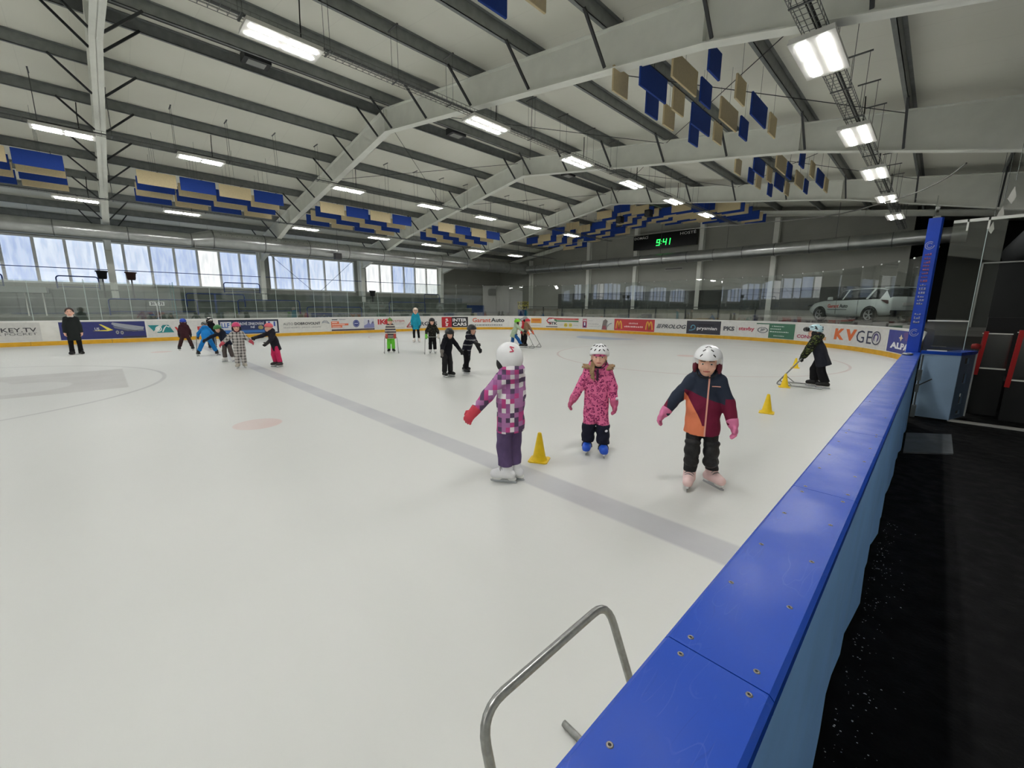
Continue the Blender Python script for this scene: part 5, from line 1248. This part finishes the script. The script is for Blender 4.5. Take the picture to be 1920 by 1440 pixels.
def leopard(name):
    g = NT(name); v, s = g.obj()
    w_ = g.n('TexVoronoi', feature='F1'); w_.inputs['Scale'].default_value = 34
    ad = g.n('VectorMath', operation='ADD'); g.l(v, ad.inputs[0]); nz = g.n('TexNoise'); nz.inputs['Scale'].default_value = 20
    g.l(v, nz.inputs['Vector']); sc_ = g.n('VectorMath', operation='SCALE'); sc_.inputs['Scale'].default_value = .035; g.l(nz.outputs['Color'], sc_.inputs[0]); g.l(sc_.outputs[0], ad.inputs[1]); g.l(ad.outputs[0], w_.inputs['Vector'])
    d = w_.outputs['Distance']; ring = g.mth('MULTIPLY', g.mth('GREATER_THAN', d, .28), g.mth('LESS_THAN', d, .5)); ring = g.mth('MULTIPLY', ring, g.mth('GREATER_THAN', g.noise(v, 34, 2), .44))
    col = g.mix(g.maprange(g.noise(v, 6, 3), .3, .7, 0, 1), rgb(226, 118, 160), rgb(214, 104, 150))
    col = g.mix(g.mth('LESS_THAN', d, .2), col, rgb(192, 70, 124)); g.set(base=g.mix(ring, col, rgb(122, 34, 84)), rough=.8, spec=.2); g.bump(g.noise(v, 30, 3), .25, .02); return MATS[name]
def tricolour(name, zh, zs):
    """navy yoke, maroon middle, orange lower right; zh = hem height, zs = height of the jacket"""
    g = NT(name); v, s = g.obj(); X, Z = s[0], s[2]; f = g.mth('DIVIDE', g.mth('SUBTRACT', Z, zh), zs)
    navy = g.mth('GREATER_THAN', f, g.mth('ADD', .63, g.mth('MULTIPLY', X, .72)))
    body_ = g.mth('LESS_THAN', g.mth('ABSOLUTE', X), .165)
    ora = g.mth('MULTIPLY', g.mth('GREATER_THAN', X, -.026), g.mth('LESS_THAN', f, g.mth('ADD', .12, g.mth('POWER', g.mth('MAXIMUM', g.mth('MULTIPLY', X, 3.0), 0), .8))))
    col = g.mix(navy, rgb(112, 30, 58), rgb(44, 52, 68)); col = g.mix(g.mth('MULTIPLY', ora, body_), col, rgb(226, 132, 96))
    sleeve_r = g.mth('MULTIPLY', g.mth('GREATER_THAN', X, .165), 1); cuff = g.mth('GREATER_THAN', X, .30)
    sl_l = g.mth('LESS_THAN', X, -.165); low = g.mth('LESS_THAN', f, .62)
    col = g.mix(sleeve_r, col, g.mix(cuff, rgb(44, 52, 68), rgb(112, 30, 58))); col = g.mix(sl_l, col, g.mix(low, rgb(44, 52, 68), rgb(112, 30, 58)))
    zp = g.mth('MULTIPLY', g.mth('LESS_THAN', g.mth('ABSOLUTE', g.mth('ADD', X, .026)), .0065), g.mth('GREATER_THAN', s[1], .02)); col = g.mix(zp, col, rgb(226, 166, 150))
    lg = g.mth('MULTIPLY', g.mth('MULTIPLY', g.mth('LESS_THAN', g.mth('ABSOLUTE', g.mth('ADD', X, .085)), .034), g.mth('LESS_THAN', g.mth('ABSOLUTE', g.mth('SUBTRACT', f, .83)), .008)), g.mth('GREATER_THAN', s[1], .02)); col = g.mix(lg, col, rgb(226, 166, 150))
    g.set(base=col, rough=.8, spec=.2); g.bump(g.noise(v, 30, 3), .2, .02); return MATS[name]
def plaid(name, c0, c1, k=14, wd=.3):
    g = NT(name); v, s = g.obj()
    a = g.mth('LESS_THAN', g.mth('FRACT', g.mth('MULTIPLY', g.mth('ADD', s[0], g.mth('MULTIPLY', s[1], .6)), k)), wd); b = g.mth('LESS_THAN', g.mth('FRACT', g.mth('MULTIPLY', s[2], k)), wd)
    g.set(base=g.mix(g.mth('MULTIPLY', g.mth('ADD', a, b), .5), c0, c1), rough=.85, spec=.2); return MATS[name]
def stripes(name, c0, c1, k, wd, off=0, noise_=0):
    g = NT(name); v, s = g.obj(); z = g.mth('ADD', s[2], off)
    if noise_: z = g.mth('ADD', z, g.mth('MULTIPLY', g.noise(v, 6, 2), noise_))
    g.set(base=g.mix(g.mth('LESS_THAN', g.mth('FRACT', g.mth('MULTIPLY', z, k)), wd), c0, c1), rough=.85, spec=.2); return MATS[name]
def camo(name, cols, scale=9):
    g = NT(name); v, s = g.obj(); mp = g.n('Mapping'); mp.inputs['Scale'].default_value = (1, 1, 2.2); g.l(v, mp.inputs['Vector'])
    col = rgb(*cols[0])
    for i, c in enumerate(cols[1:]):
        n = g.n('TexNoise'); n.inputs['Scale'].default_value = scale*(1+.35*i); n.inputs['Detail'].default_value = 2; g.l(mp.outputs[0], n.inputs['Vector']); col = g.mix(g.mth('GREATER_THAN', n.outputs['Fac'], .54+.03*i), col, rgb(*c))
    g.set(base=col, rough=.85, spec=.2); return MATS[name]
navy = cloth('navy', (40, 46, 62)); blackc = cloth('black', (20, 20, 23)); purple = cloth('purple', (92, 76, 112))
helm_w = M('helmet_white', (226, 228, 230), .25, spec=.5, var=.03); helm_b = M('helmet_black', (22, 22, 25), .3, spec=.5)
STAND = {'legR': ((.06, .02, -1), (.02, -.02, -1)), 'legL': ((-.06, .02, -1), (-.02, -.02, -1)), 'armR': ((.2, 0, -1), (.12, .12, -1)), 'armL': ((-.2, 0, -1), (-.12, .12, -1))}
def P_(**kw): d = dict(STAND); d.update(kw); return d
SIDE6 = [(-.5, .42), (.5, .42), (-.4, .82), (.4, .82), (-.3, 1.15), (.3, 1.15)]
# ---- the three nearest
pink_g = M('glove_pink', (214, 120, 162), .7)
b1, j1 = person('child skater in white helmet and navy, maroon and orange jacket, gliding toward the camera', -1.36, 3.74, -70, 1.205,
    P_(torso=(0, .05, 1), armR=((.58, .0, -.8), (.52, .12, -.84)), armL=((-.42, .0, -.9), (-.28, .18, -.94)), legR=((.0, .16, -1), (.02, -.03, -1)), legL=((-.11, .0, -1), (-.1, -.28, -1)), footR=(.05, 1, 0), footL=(-.75, .8, 0), look=(.02, 1, -.12)),
    dict(jacket=tricolour('cloth_tricolour', .55, .5), trousers=M('padded_black_trousers', (20, 22, 26), .7, var=.25, vscale=40, bump=.4, bscale=40), glove=pink_g, boot=M('boot_pale_pink', (226, 196, 194), .45), helmet=helm_w, pad=M('helmet_lining_maroon', (96, 26, 44), .7), ski=True, vents=SIDE6, hem=.115, twr=.005, twf=75, leg=(.056, .05, .05, .046), cuff=.05, vtilt=.8), .0095)
R = j1['hd']
for s in (-1, 1): # knee guards with pale spots
    k = j1['kn'][s]; B = 1.205
    kg = solid('knee_guard', [ell(k+A((0, .03, .0)), None, A((.058, .045, .065))*B, .02), ell(k+A((0, .02, -.1)), None, A((.055, .045, .05))*B, .02), ell(k+A((0, .02, .075)), None, A((.058, .046, .03))*B, .02)], bnd([k], .19), .009, M('knee_guard_black', (22, 23, 26), .55, var=.5, vscale=55), b1)
leo = leopard('cloth_leopard_pink')
def hair_leo(hd, B, HR):
    rr = random.Random(4); out = [ell(hd(0, -.03, -.03), HR, A((.075, .066, .08))*B, .02)]
    for q in np.linspace(-2.1, 2.1, 30):          # fur trim of the hood, lying round the neck
        c = (math.sin(q)*.1, -math.cos(q)*.05-.005, -.085-.02*abs(q)/2+rr.uniform(-.008, .008)); o = rr.uniform(.03, .05)
        out.append(cap(hd(*c), hd(c[0]+math.sin(q)*o*1.1, c[1]-math.cos(q)*o*.6, c[2]+rr.uniform(-.012, .022)), .02*B, .006*B, .012))
    for k in range(9):                            # loose strands falling over the right shoulder
        x0 = .045+rr.uniform(-.01, .02); out.append(cap(hd(x0, .03, -.05), hd(x0+.012+rr.uniform(-.01, .015), .07, -.12), .008*B, .007*B, .006)); out.append(cap(hd(x0+.012, .07, -.12), hd(x0+rr.uniform(-.012, .02), .088, -.19-rr.uniform(0, .03)), .007*B, .004*B, .006))
    return out
b2, j2 = person('child skater in pink leopard snow suit and white bicycle helmet facing the camera', -2.53, 3.80, -56, 1.14,
    P_(torso=(-.02, .02, 1), armR=((.42, .08, -.9), (.46, .16, -.86)), armL=((-.33, .05, -.94), (-.14, .14, -.98)), legR=((.05, .06, -1), (.03, -.16, -1)), legL=((-.08, .12, -1), (-.05, .02, -1)), footR=(.1, 1, 0), footL=(-.12, 1, 0), look=(.0, 1, -.04)),
    dict(suit=True, suit_low=-.235, jacket=leo, trousers=cloth('suit_navy', (30, 32, 48)), glove=M('mitten_pink', (196, 96, 134), .8), boot=M('boot_grey', (196, 196, 188), .5), toe=M('toe_blue', (34, 84, 196), .35), helmet=helm_w, vents=[(a, e) for e in (.5, .95) for a in (-.5, .0, .5, -1.1, 1.1)], hair=hair_leo, hair_m=M('hair_light_brown', (150, 122, 90), .6, var=.2, vscale=60), no_pad=True, leg=(.06, .055, .06, .058), flare=.92, w=.9), .0095)
MB().box(-.012, .012, .1, .118, .86, .98).build('zip_flap', M('zip_dark', (66, 34, 56), .7), b2)
solid('collar_lining', [ell(j2['N']+A((0, .035, .0)), None, A((.06, .035, .04))*1.14, .02)], bnd([j2['N']], .12), .008, cloth('collar_navy', (34, 30, 44)), b2)
solid('headband', [ell(j2['hd'](0, .0, .028), j2['HR'], A((.07, .086, .03))*1.14, .01)], bnd([j2['hd'](0, 0, .028)], .12), .006, leo, b2)
refl = M('reflector_white', (228, 230, 234), .4)
solid('knee_reflector', [ell(j2['kn'][-1]+A((-.03, .055, -.05)), None, A((.026, .02, .018)))], bnd([j2['kn'][-1]+A((-.03, .055, -.05))], .035), .006, refl, b2)
solid('sleeve_reflector', [ell(j2['wr'][-1]+A((-.026, .025, .05)), None, A((.018, .024, .018)))], bnd([j2['wr'][-1]+A((-.026, .025, .05))], .03), .006, refl, b2)
b3, j3 = person('child skater in purple checked jacket and white helmet seen from behind', -2.64, 2.58, 178, 1.205,
    P_(torso=(.0, .02, 1), armL=((-.62, .22, -.72), (-.58, .3, -.74)), armR=((.2, .1, -.97), (.1, .3, -.95)), legR=((-.02, .06, -1), (-.03, -.06, -1)), legL=((.0, .09, -1), (.05, -.08, -1)), footR=(-.6, .8, 0), footL=(-.6, .8, 0), look=(.1, 1, -.06)),
    dict(jacket=checked('cloth_checked_purple'), trousers=purple, glove=M('glove_red', (196, 60, 78), .7), boot=M('boot_white', (222, 224, 228), .4), helmet=helm_w, full=True, hem=.13, leg=(.062, .056, .056, .058), face=False, w=.9, cuff=.06), .0095)
HR = j3['HR']; hd = j3['hd']
pats = M('helmet_print_pink', (196, 78, 104), .5)
for q, (a0, a1) in enumerate((((-.5, .6), (-.85, .72)), ((-.85, .72), (-.62, .32)), ((-.62, .32), (-.92, .3)))):
    def on_h(a, e): return hd(math.sin(a+PI+.25)*math.cos(e)*.0955*-1, math.cos(a+PI+.25)*math.cos(e)*.1135-.012, math.sin(e)*.0995+.028)
    MB().tube([tuple(on_h(a0[0]+(a1[0]-a0[0])*t/4, a0[1]+(a1[1]-a0[1])*t/4)) for t in range(5)], .006, 6).build('helmet_print', pats, b3)
# ---- the others
camo_m = camo('cloth_camo_green', [(26, 28, 26), (70, 82, 44), (16, 18, 18), (104, 112, 60)], 14)
LEAN = (0, .36, 1)
b4, j4 = person('child in camouflage jacket and blue-white helmet pushing a tube frame', -1.60, 10.64, 186, 1.24,
    P_(torso=(0, .34, 1), armR=((.05, .4, -.9), (-.03, .5, -.85)), armL=((-.05, .4, -.9), (.03, .5, -.85)), legR=((.04, .34, -1), (.02, -.12, -1)), legL=((-.04, -.12, -1), (-.02, -.35, -1)), footR=(.05, 1, 0), footL=(-.05, 1, 0), look=(0, 1, -.12), palmR=(-.4, .2, -1), palmL=(.4, .2, -1)),
    dict(jacket=cloth('slate_black', (34, 36, 44)), trousers=blackc, helmet=camo('helmet_ice_blue', [(176, 208, 216), (206, 222, 226), (60, 66, 70)], 7), visor=M('goggle_black', (20, 20, 22), .25), hem=.17, leg=(.068, .062, .064, .072), flare=1.12, w=1.0), .015)
for s in (-1, 1):
    sh = j4['N']-j4['T']*.04+A((s*.13, 0, 0))
    solid('camouflage_sleeve', [cap(j4['N']-j4['T']*.045+A((s*.125, .0, 0)), j4['wr'][s]*.52+(j4['N']-j4['T']*.045+A((s*.125, .0, 0)))*.48, .092, .082, .02), cap(j4['wr'][s]*.52+(j4['N']-j4['T']*.045+A((s*.125, .0, 0)))*.48, j4['wr'][s], .08, .064, .02)], bnd([sh, j4['wr'][s]], .14), .014, camo_m, b4)
solid('camouflage_hood', [ell(j4['N']-A((0, .07, -.02)), None, A((.11, .075, .07)))], bnd([j4['N']], .2), .014, camo_m, b4)
def to_world(b, v):
    c, s = math.cos(b.rotation_euler.z), math.sin(b.rotation_euler.z); return (b.location.x+c*v[0]-s*v[1], b.location.y+s*v[0]+c*v[1], v[2])
def aid_for(b, j, lab, dy=.03, **kw):
    m = (j['wr'][1]+j['wr'][-1])/2; wx = abs(j['wr'][1][0]-j['wr'][-1][0])+.06
    p = to_world(b, (m[0], m[1]+dy, 0)); kw.setdefault('wd', wx); kw.setdefault('h', max(.5, m[2]-.06)); return walker(p[0], p[1], b.rotation_euler.z, lab, **kw)
aid_for(b4, j4, 'tube frame pushed by the camouflage jacket child', fwd=.4, back=.42, wd=.42)
person('adult in long black coat with white collar standing by the left boards', -20.44, -.76, 0, 1.5, P_(armR=((.22, .02, -1), (.05, .1, -1)), armL=((-.22, .02, -1), (-.08, .1, -1))), dict(jacket=M('coat_black_green', (18, 24, 24), .8), trousers=blackc, skates=False, hem=.2, hood=False, hair=lambda hd, B, HR: [ell(hd(0, -.018, .028), HR, A((.074, .082, .08))*B, .01)], hair_m=M('hair_dark_brown', (52, 38, 32), .7), scarf=M('scarf_white', (214, 208, 200), .8), glove=skin_m, gs=.95, w=.84, leg=(.052, .044, .042, .042), cuff=-.01), .022)
person('child in maroon suit and blue helmet with legs spread, seen from behind', -19.55, 2.12, 172, 1.1, P_(torso=(0, .12, 1), legR=((.3, .02, -1), (.22, -.1, -1)), legL=((-.34, .02, -1), (-.3, -.1, -1)), armR=((.32, .1, -.95), (.1, .25, -.95)), armL=((-.32, .1, -.95), (-.1, .25, -.95))), dict(jacket=cloth('maroon', (58, 30, 36)), trousers=cloth('dark_brown', (56, 36, 36)), helmet=M('helmet_blue', (40, 74, 178), .35), face=False, hem=.12), .022)
b7, j7 = person('child in bright blue suit bending forward with legs apart', -16.94, 2.4, 176, 1.12, P_(torso=(0, .62, 1), legR=((.36, .05, -1), (.34, -.05, -1)), legL=((-.5, .0, -1), (-.42, -.12, -1)), armR=((.5, .5, -.7), (.1, .7, -.6)), armL=((-.5, .5, -.7), (-.1, .7, -.6)), look=(0, 1, -.3)), dict(jacket=cloth('bright_blue', (28, 120, 190)), trousers=cloth('bright_blue2', (28, 116, 186)), hat=camo('hat_grey', [(60, 62, 62), (150, 152, 150), (40, 42, 42)], 20), face=False, hem=.08, scarf=camo('scarf_grey', [(120, 122, 122), (190, 190, 188), (60, 62, 62)], 20)), .02)
aid_for(b7, j7, 'tube frame between the bright blue suit and the plaid suit', dy=-.05, wd=.5, fwd=.3, h=.66)
person('child in dark suit with black and white helmet behind the blue suit', -19.5, 2.92, 172, 1.13, P_(torso=(0, .1, 1)), dict(jacket=blackc, trousers=navy, helmet=camo('helmet_black_white', [(24, 24, 26), (210, 210, 208)], 10), face=False), .024)
person('child in dark navy jacket and grey trousers bending behind the plaid suit', -14.7, 2.55, -40, 1.05, P_(torso=(.25, .4, 1), armR=((.8, .35, -.4), (.75, .3, -.5)), armL=((-.3, .5, -.8), (-.1, .6, -.7)), legR=((.1, .1, -1), (.05, -.1, -1)), legL=((-.12, 0, -1), (-.1, -.25, -1))), dict(jacket=cloth('deep_navy', (28, 32, 48)), trousers=cloth('grey', (92, 84, 82)), helmet=M('helmet_green', (58, 120, 66), .4), boot=white_m), .022)
pink_h = M('helmet_pink', (204, 62, 112), .35)
person('child in black and white plaid snow suit with pink helmet and outstretched arms', -12.93, 2.51, -12, 1.12, P_(torso=(.03, .12, 1), armR=((.62, .15, -.66), (.66, .2, -.62)), armL=((-.5, .35, -.75), (-.55, .62, -.45)), legR=((.03, .1, -1), (.02, -.05, -1)), legL=((-.06, .06, -1), (-.02, -.1, -1))), dict(suit=True, jacket=plaid('cloth_plaid', rgb(196, 192, 188), rgb(36, 34, 38), 13, .34), trousers=blackc, helmet=pink_h, glove=M('glove_coral', (206, 84, 100), .7), boot=M('boot_cream', (190, 184, 172), .5), scarf=cloth('scarf_magenta', (130, 40, 66)), hood=False), .018)
person('child in black jacket, raspberry trousers and pink hat reaching left', -12.52, 3.27, -72, 1.12, P_(torso=(0, .28, 1), armR=((.25, .85, -.35), (.1, .95, -.2)), armL=((-.3, .5, -.75), (-.1, .75, -.5)), legR=((.03, .12, -1), (.02, -.2, -1)), legL=((-.06, -.02, -1), (-.02, -.15, -1)), look=(.25, 1, -.15)), dict(jacket=cloth('charcoal', (38, 36, 44)), trousers=cloth('raspberry', (204, 50, 98)), hat=M('hat_coral_pink', (226, 110, 120), .8), hem=.14, boot=M('boot_dark', (60, 56, 58), .5), scarf=cloth('scarf_dark', (44, 30, 36))), .018)
b12, j12 = person('child in striped jacket, lime green trousers and green hood holding a tube frame', -13.83, 7.40, -27, 1.14, P_(armR=((.24, .25, -.94), (.0, .55, -.8)), armL=((-.24, .25, -.94), (.0, .55, -.8)), palmR=(0, .2, -1), palmL=(0, .2, -1)), dict(jacket=stripes('cloth_stripes_grey', rgb(196, 190, 176), rgb(72, 66, 78), 11, .5), trousers=cloth('lime_green', (110, 206, 66)), hat=M('hat_green', (108, 150, 78), .8), pom=True, glove=M('glove_rust', (176, 74, 66), .7), scarf=cloth('scarf_plum', (60, 46, 62))), .02)
aid_for(b12, j12, 'tube frame held by the child in lime green trousers', wd=.42, fwd=.25, back=.3)
person('adult in teal jacket and black leggings standing on white skates', -17.12, 10.48, -31, 1.5, P_(armR=((.26, .0, -1), (-.02, .2, -1)), armL=((-.26, .0, -1), (.02, .2, -1)), legR=((.07, 0, -1), (.0, -.02, -1)), legL=((-.07, .04, -1), (-.06, -.03, -1))), dict(jacket=cloth('teal', (36, 150, 176)), trousers=blackc, boot=M('boot_figure_white', (220, 214, 208), .5), hat=M('hat_beige', (206, 190, 176), .85), hem=.13, gs=.95, w=.8, leg=(.05, .04, .038, .034), glove=M('glove_teal_dark', (30, 90, 108), .7)), .022)
b14, j14 = person('child in dark camouflage jacket with tube frame left of the black-clad pair', -12.62, 8.38, -33, 1.16, P_(torso=(0, .1, 1), armR=((.5, .12, -.86), (.1, .45, -.85)), armL=((-.5, .12, -.86), (-.1, .45, -.85)), palmR=(0, .2, -1), palmL=(0, .2, -1)), dict(jacket=camo('cloth_camo_dark', [(30, 30, 28), (66, 64, 52), (18, 18, 18)], 16), trousers=blackc, helmet=helm_b, boot=white_m, glove={'R': M('glove_green_bright', (120, 200, 80), .7), 'L': M('glove_cream', (206, 200, 190), .7)}), .02)
aid_for(b14, j14, 'tube frame held by the dark camouflage jacket child', wd=.5, fwd=.3, back=.32)
person('child all in black with black helmet leaning beside the striped jacket', -7.98, 5.68, 2, 1.1, P_(torso=(.1, .38, 1), armR=((.6, .3, -.7), (.5, .5, -.7)), armL=((-.65, .05, -.7), (-.4, .35, -.8)), legR=((.05, .06, -1), (.0, -.08, -1)), legL=((-.1, .1, -1), (-.05, -.06, -1)), look=(.15, 1, -.45)), dict(jacket=cloth('black_jacket', (22, 23, 30)), trousers=M('trousers_black_dirty', (26, 26, 28), .8, var=.4, vscale=12), helmet=helm_b, scarf=cloth('scarf_brown_grey', (86, 78, 72)), hem=.13, glove={'R': M('glove_grey', (110, 106, 100), .7), 'L': black_m}), .014)
person('child in black jacket with grey stripes stretching an arm to the right', -8.1, 6.38, 14, 1.15, P_(torso=(.05, .4, 1), armR=((.3, .85, -.4), (.2, .9, -.35)), armL=((-.5, .1, -.85), (-.2, .4, -.9)), legR=((.05, .16, -1), (.05, -.05, -1)), legL=((-.06, -.15, -1), (-.1, -.42, -1)), look=(.1, 1, -.2)), dict(jacket=stripes('cloth_black_stripes', rgb(26, 26, 38), rgb(128, 130, 132), 7.5, .17, .06, .06), trousers=blackc, helmet=helm_b, hem=.13), .014)
b17, j17 = person('child in pale green jacket, blue trousers and lime helmet lunging to the right', -11.75, 11.62, 62, 1.13, P_(torso=(.05, .35, 1), armR=((.3, .7, -.6), (.0, .9, -.45)), armL=((-.5, .1, -.8), (-.3, .2, -.9)), legR=((.12, .85, -1), (.1, .5, -1)), legL=((-.05, -.05, -1), (-.05, -.3, -1)), look=(.1, 1, -.1)), dict(jacket=cloth('pale_green', (168, 186, 160)), trousers=cloth('denim_blue', (38, 92, 150)), helmet=M('helmet_lime', (120, 206, 40), .35), face=False, hem=.13), .02)
b18, j18 = person('child in brown jacket and red hat pushing the frame behind the pale green jacket', -12.05, 12.62, 12, 1.12, P_(torso=(.1, .25, 1), armR=((.3, .45, -.85), (.1, .6, -.8)), armL=((-.3, .45, -.85), (-.1, .6, -.8)), legR=((.04, .2, -1), (.02, -.1, -1)), legL=((-.06, -.1, -1), (-.02, -.25, -1)), look=(-.4, 1, -.25), palmR=(0, .2, -1), palmL=(0, .2, -1)), dict(jacket=cloth('brown_tan', (136, 108, 84)), trousers=blackc, hat=M('hat_red', (206, 60, 72), .8), glove=M('glove_orange', (222, 104, 70), .7)), .02)
aid_for(b18, j18, 'tube frame pushed by the child in the red hat', wd=.5, fwd=.36, back=.4)
person('child in red jacket and grey helmet, mostly hidden behind the red hat', -12.45, 12.9, 20, 1.17, P_(torso=(0, .15, 1)), dict(jacket=cloth('red_jacket', (178, 50, 58)), trousers=blackc, helmet=M('helmet_grey_white', (150, 150, 150), .4)), .024)
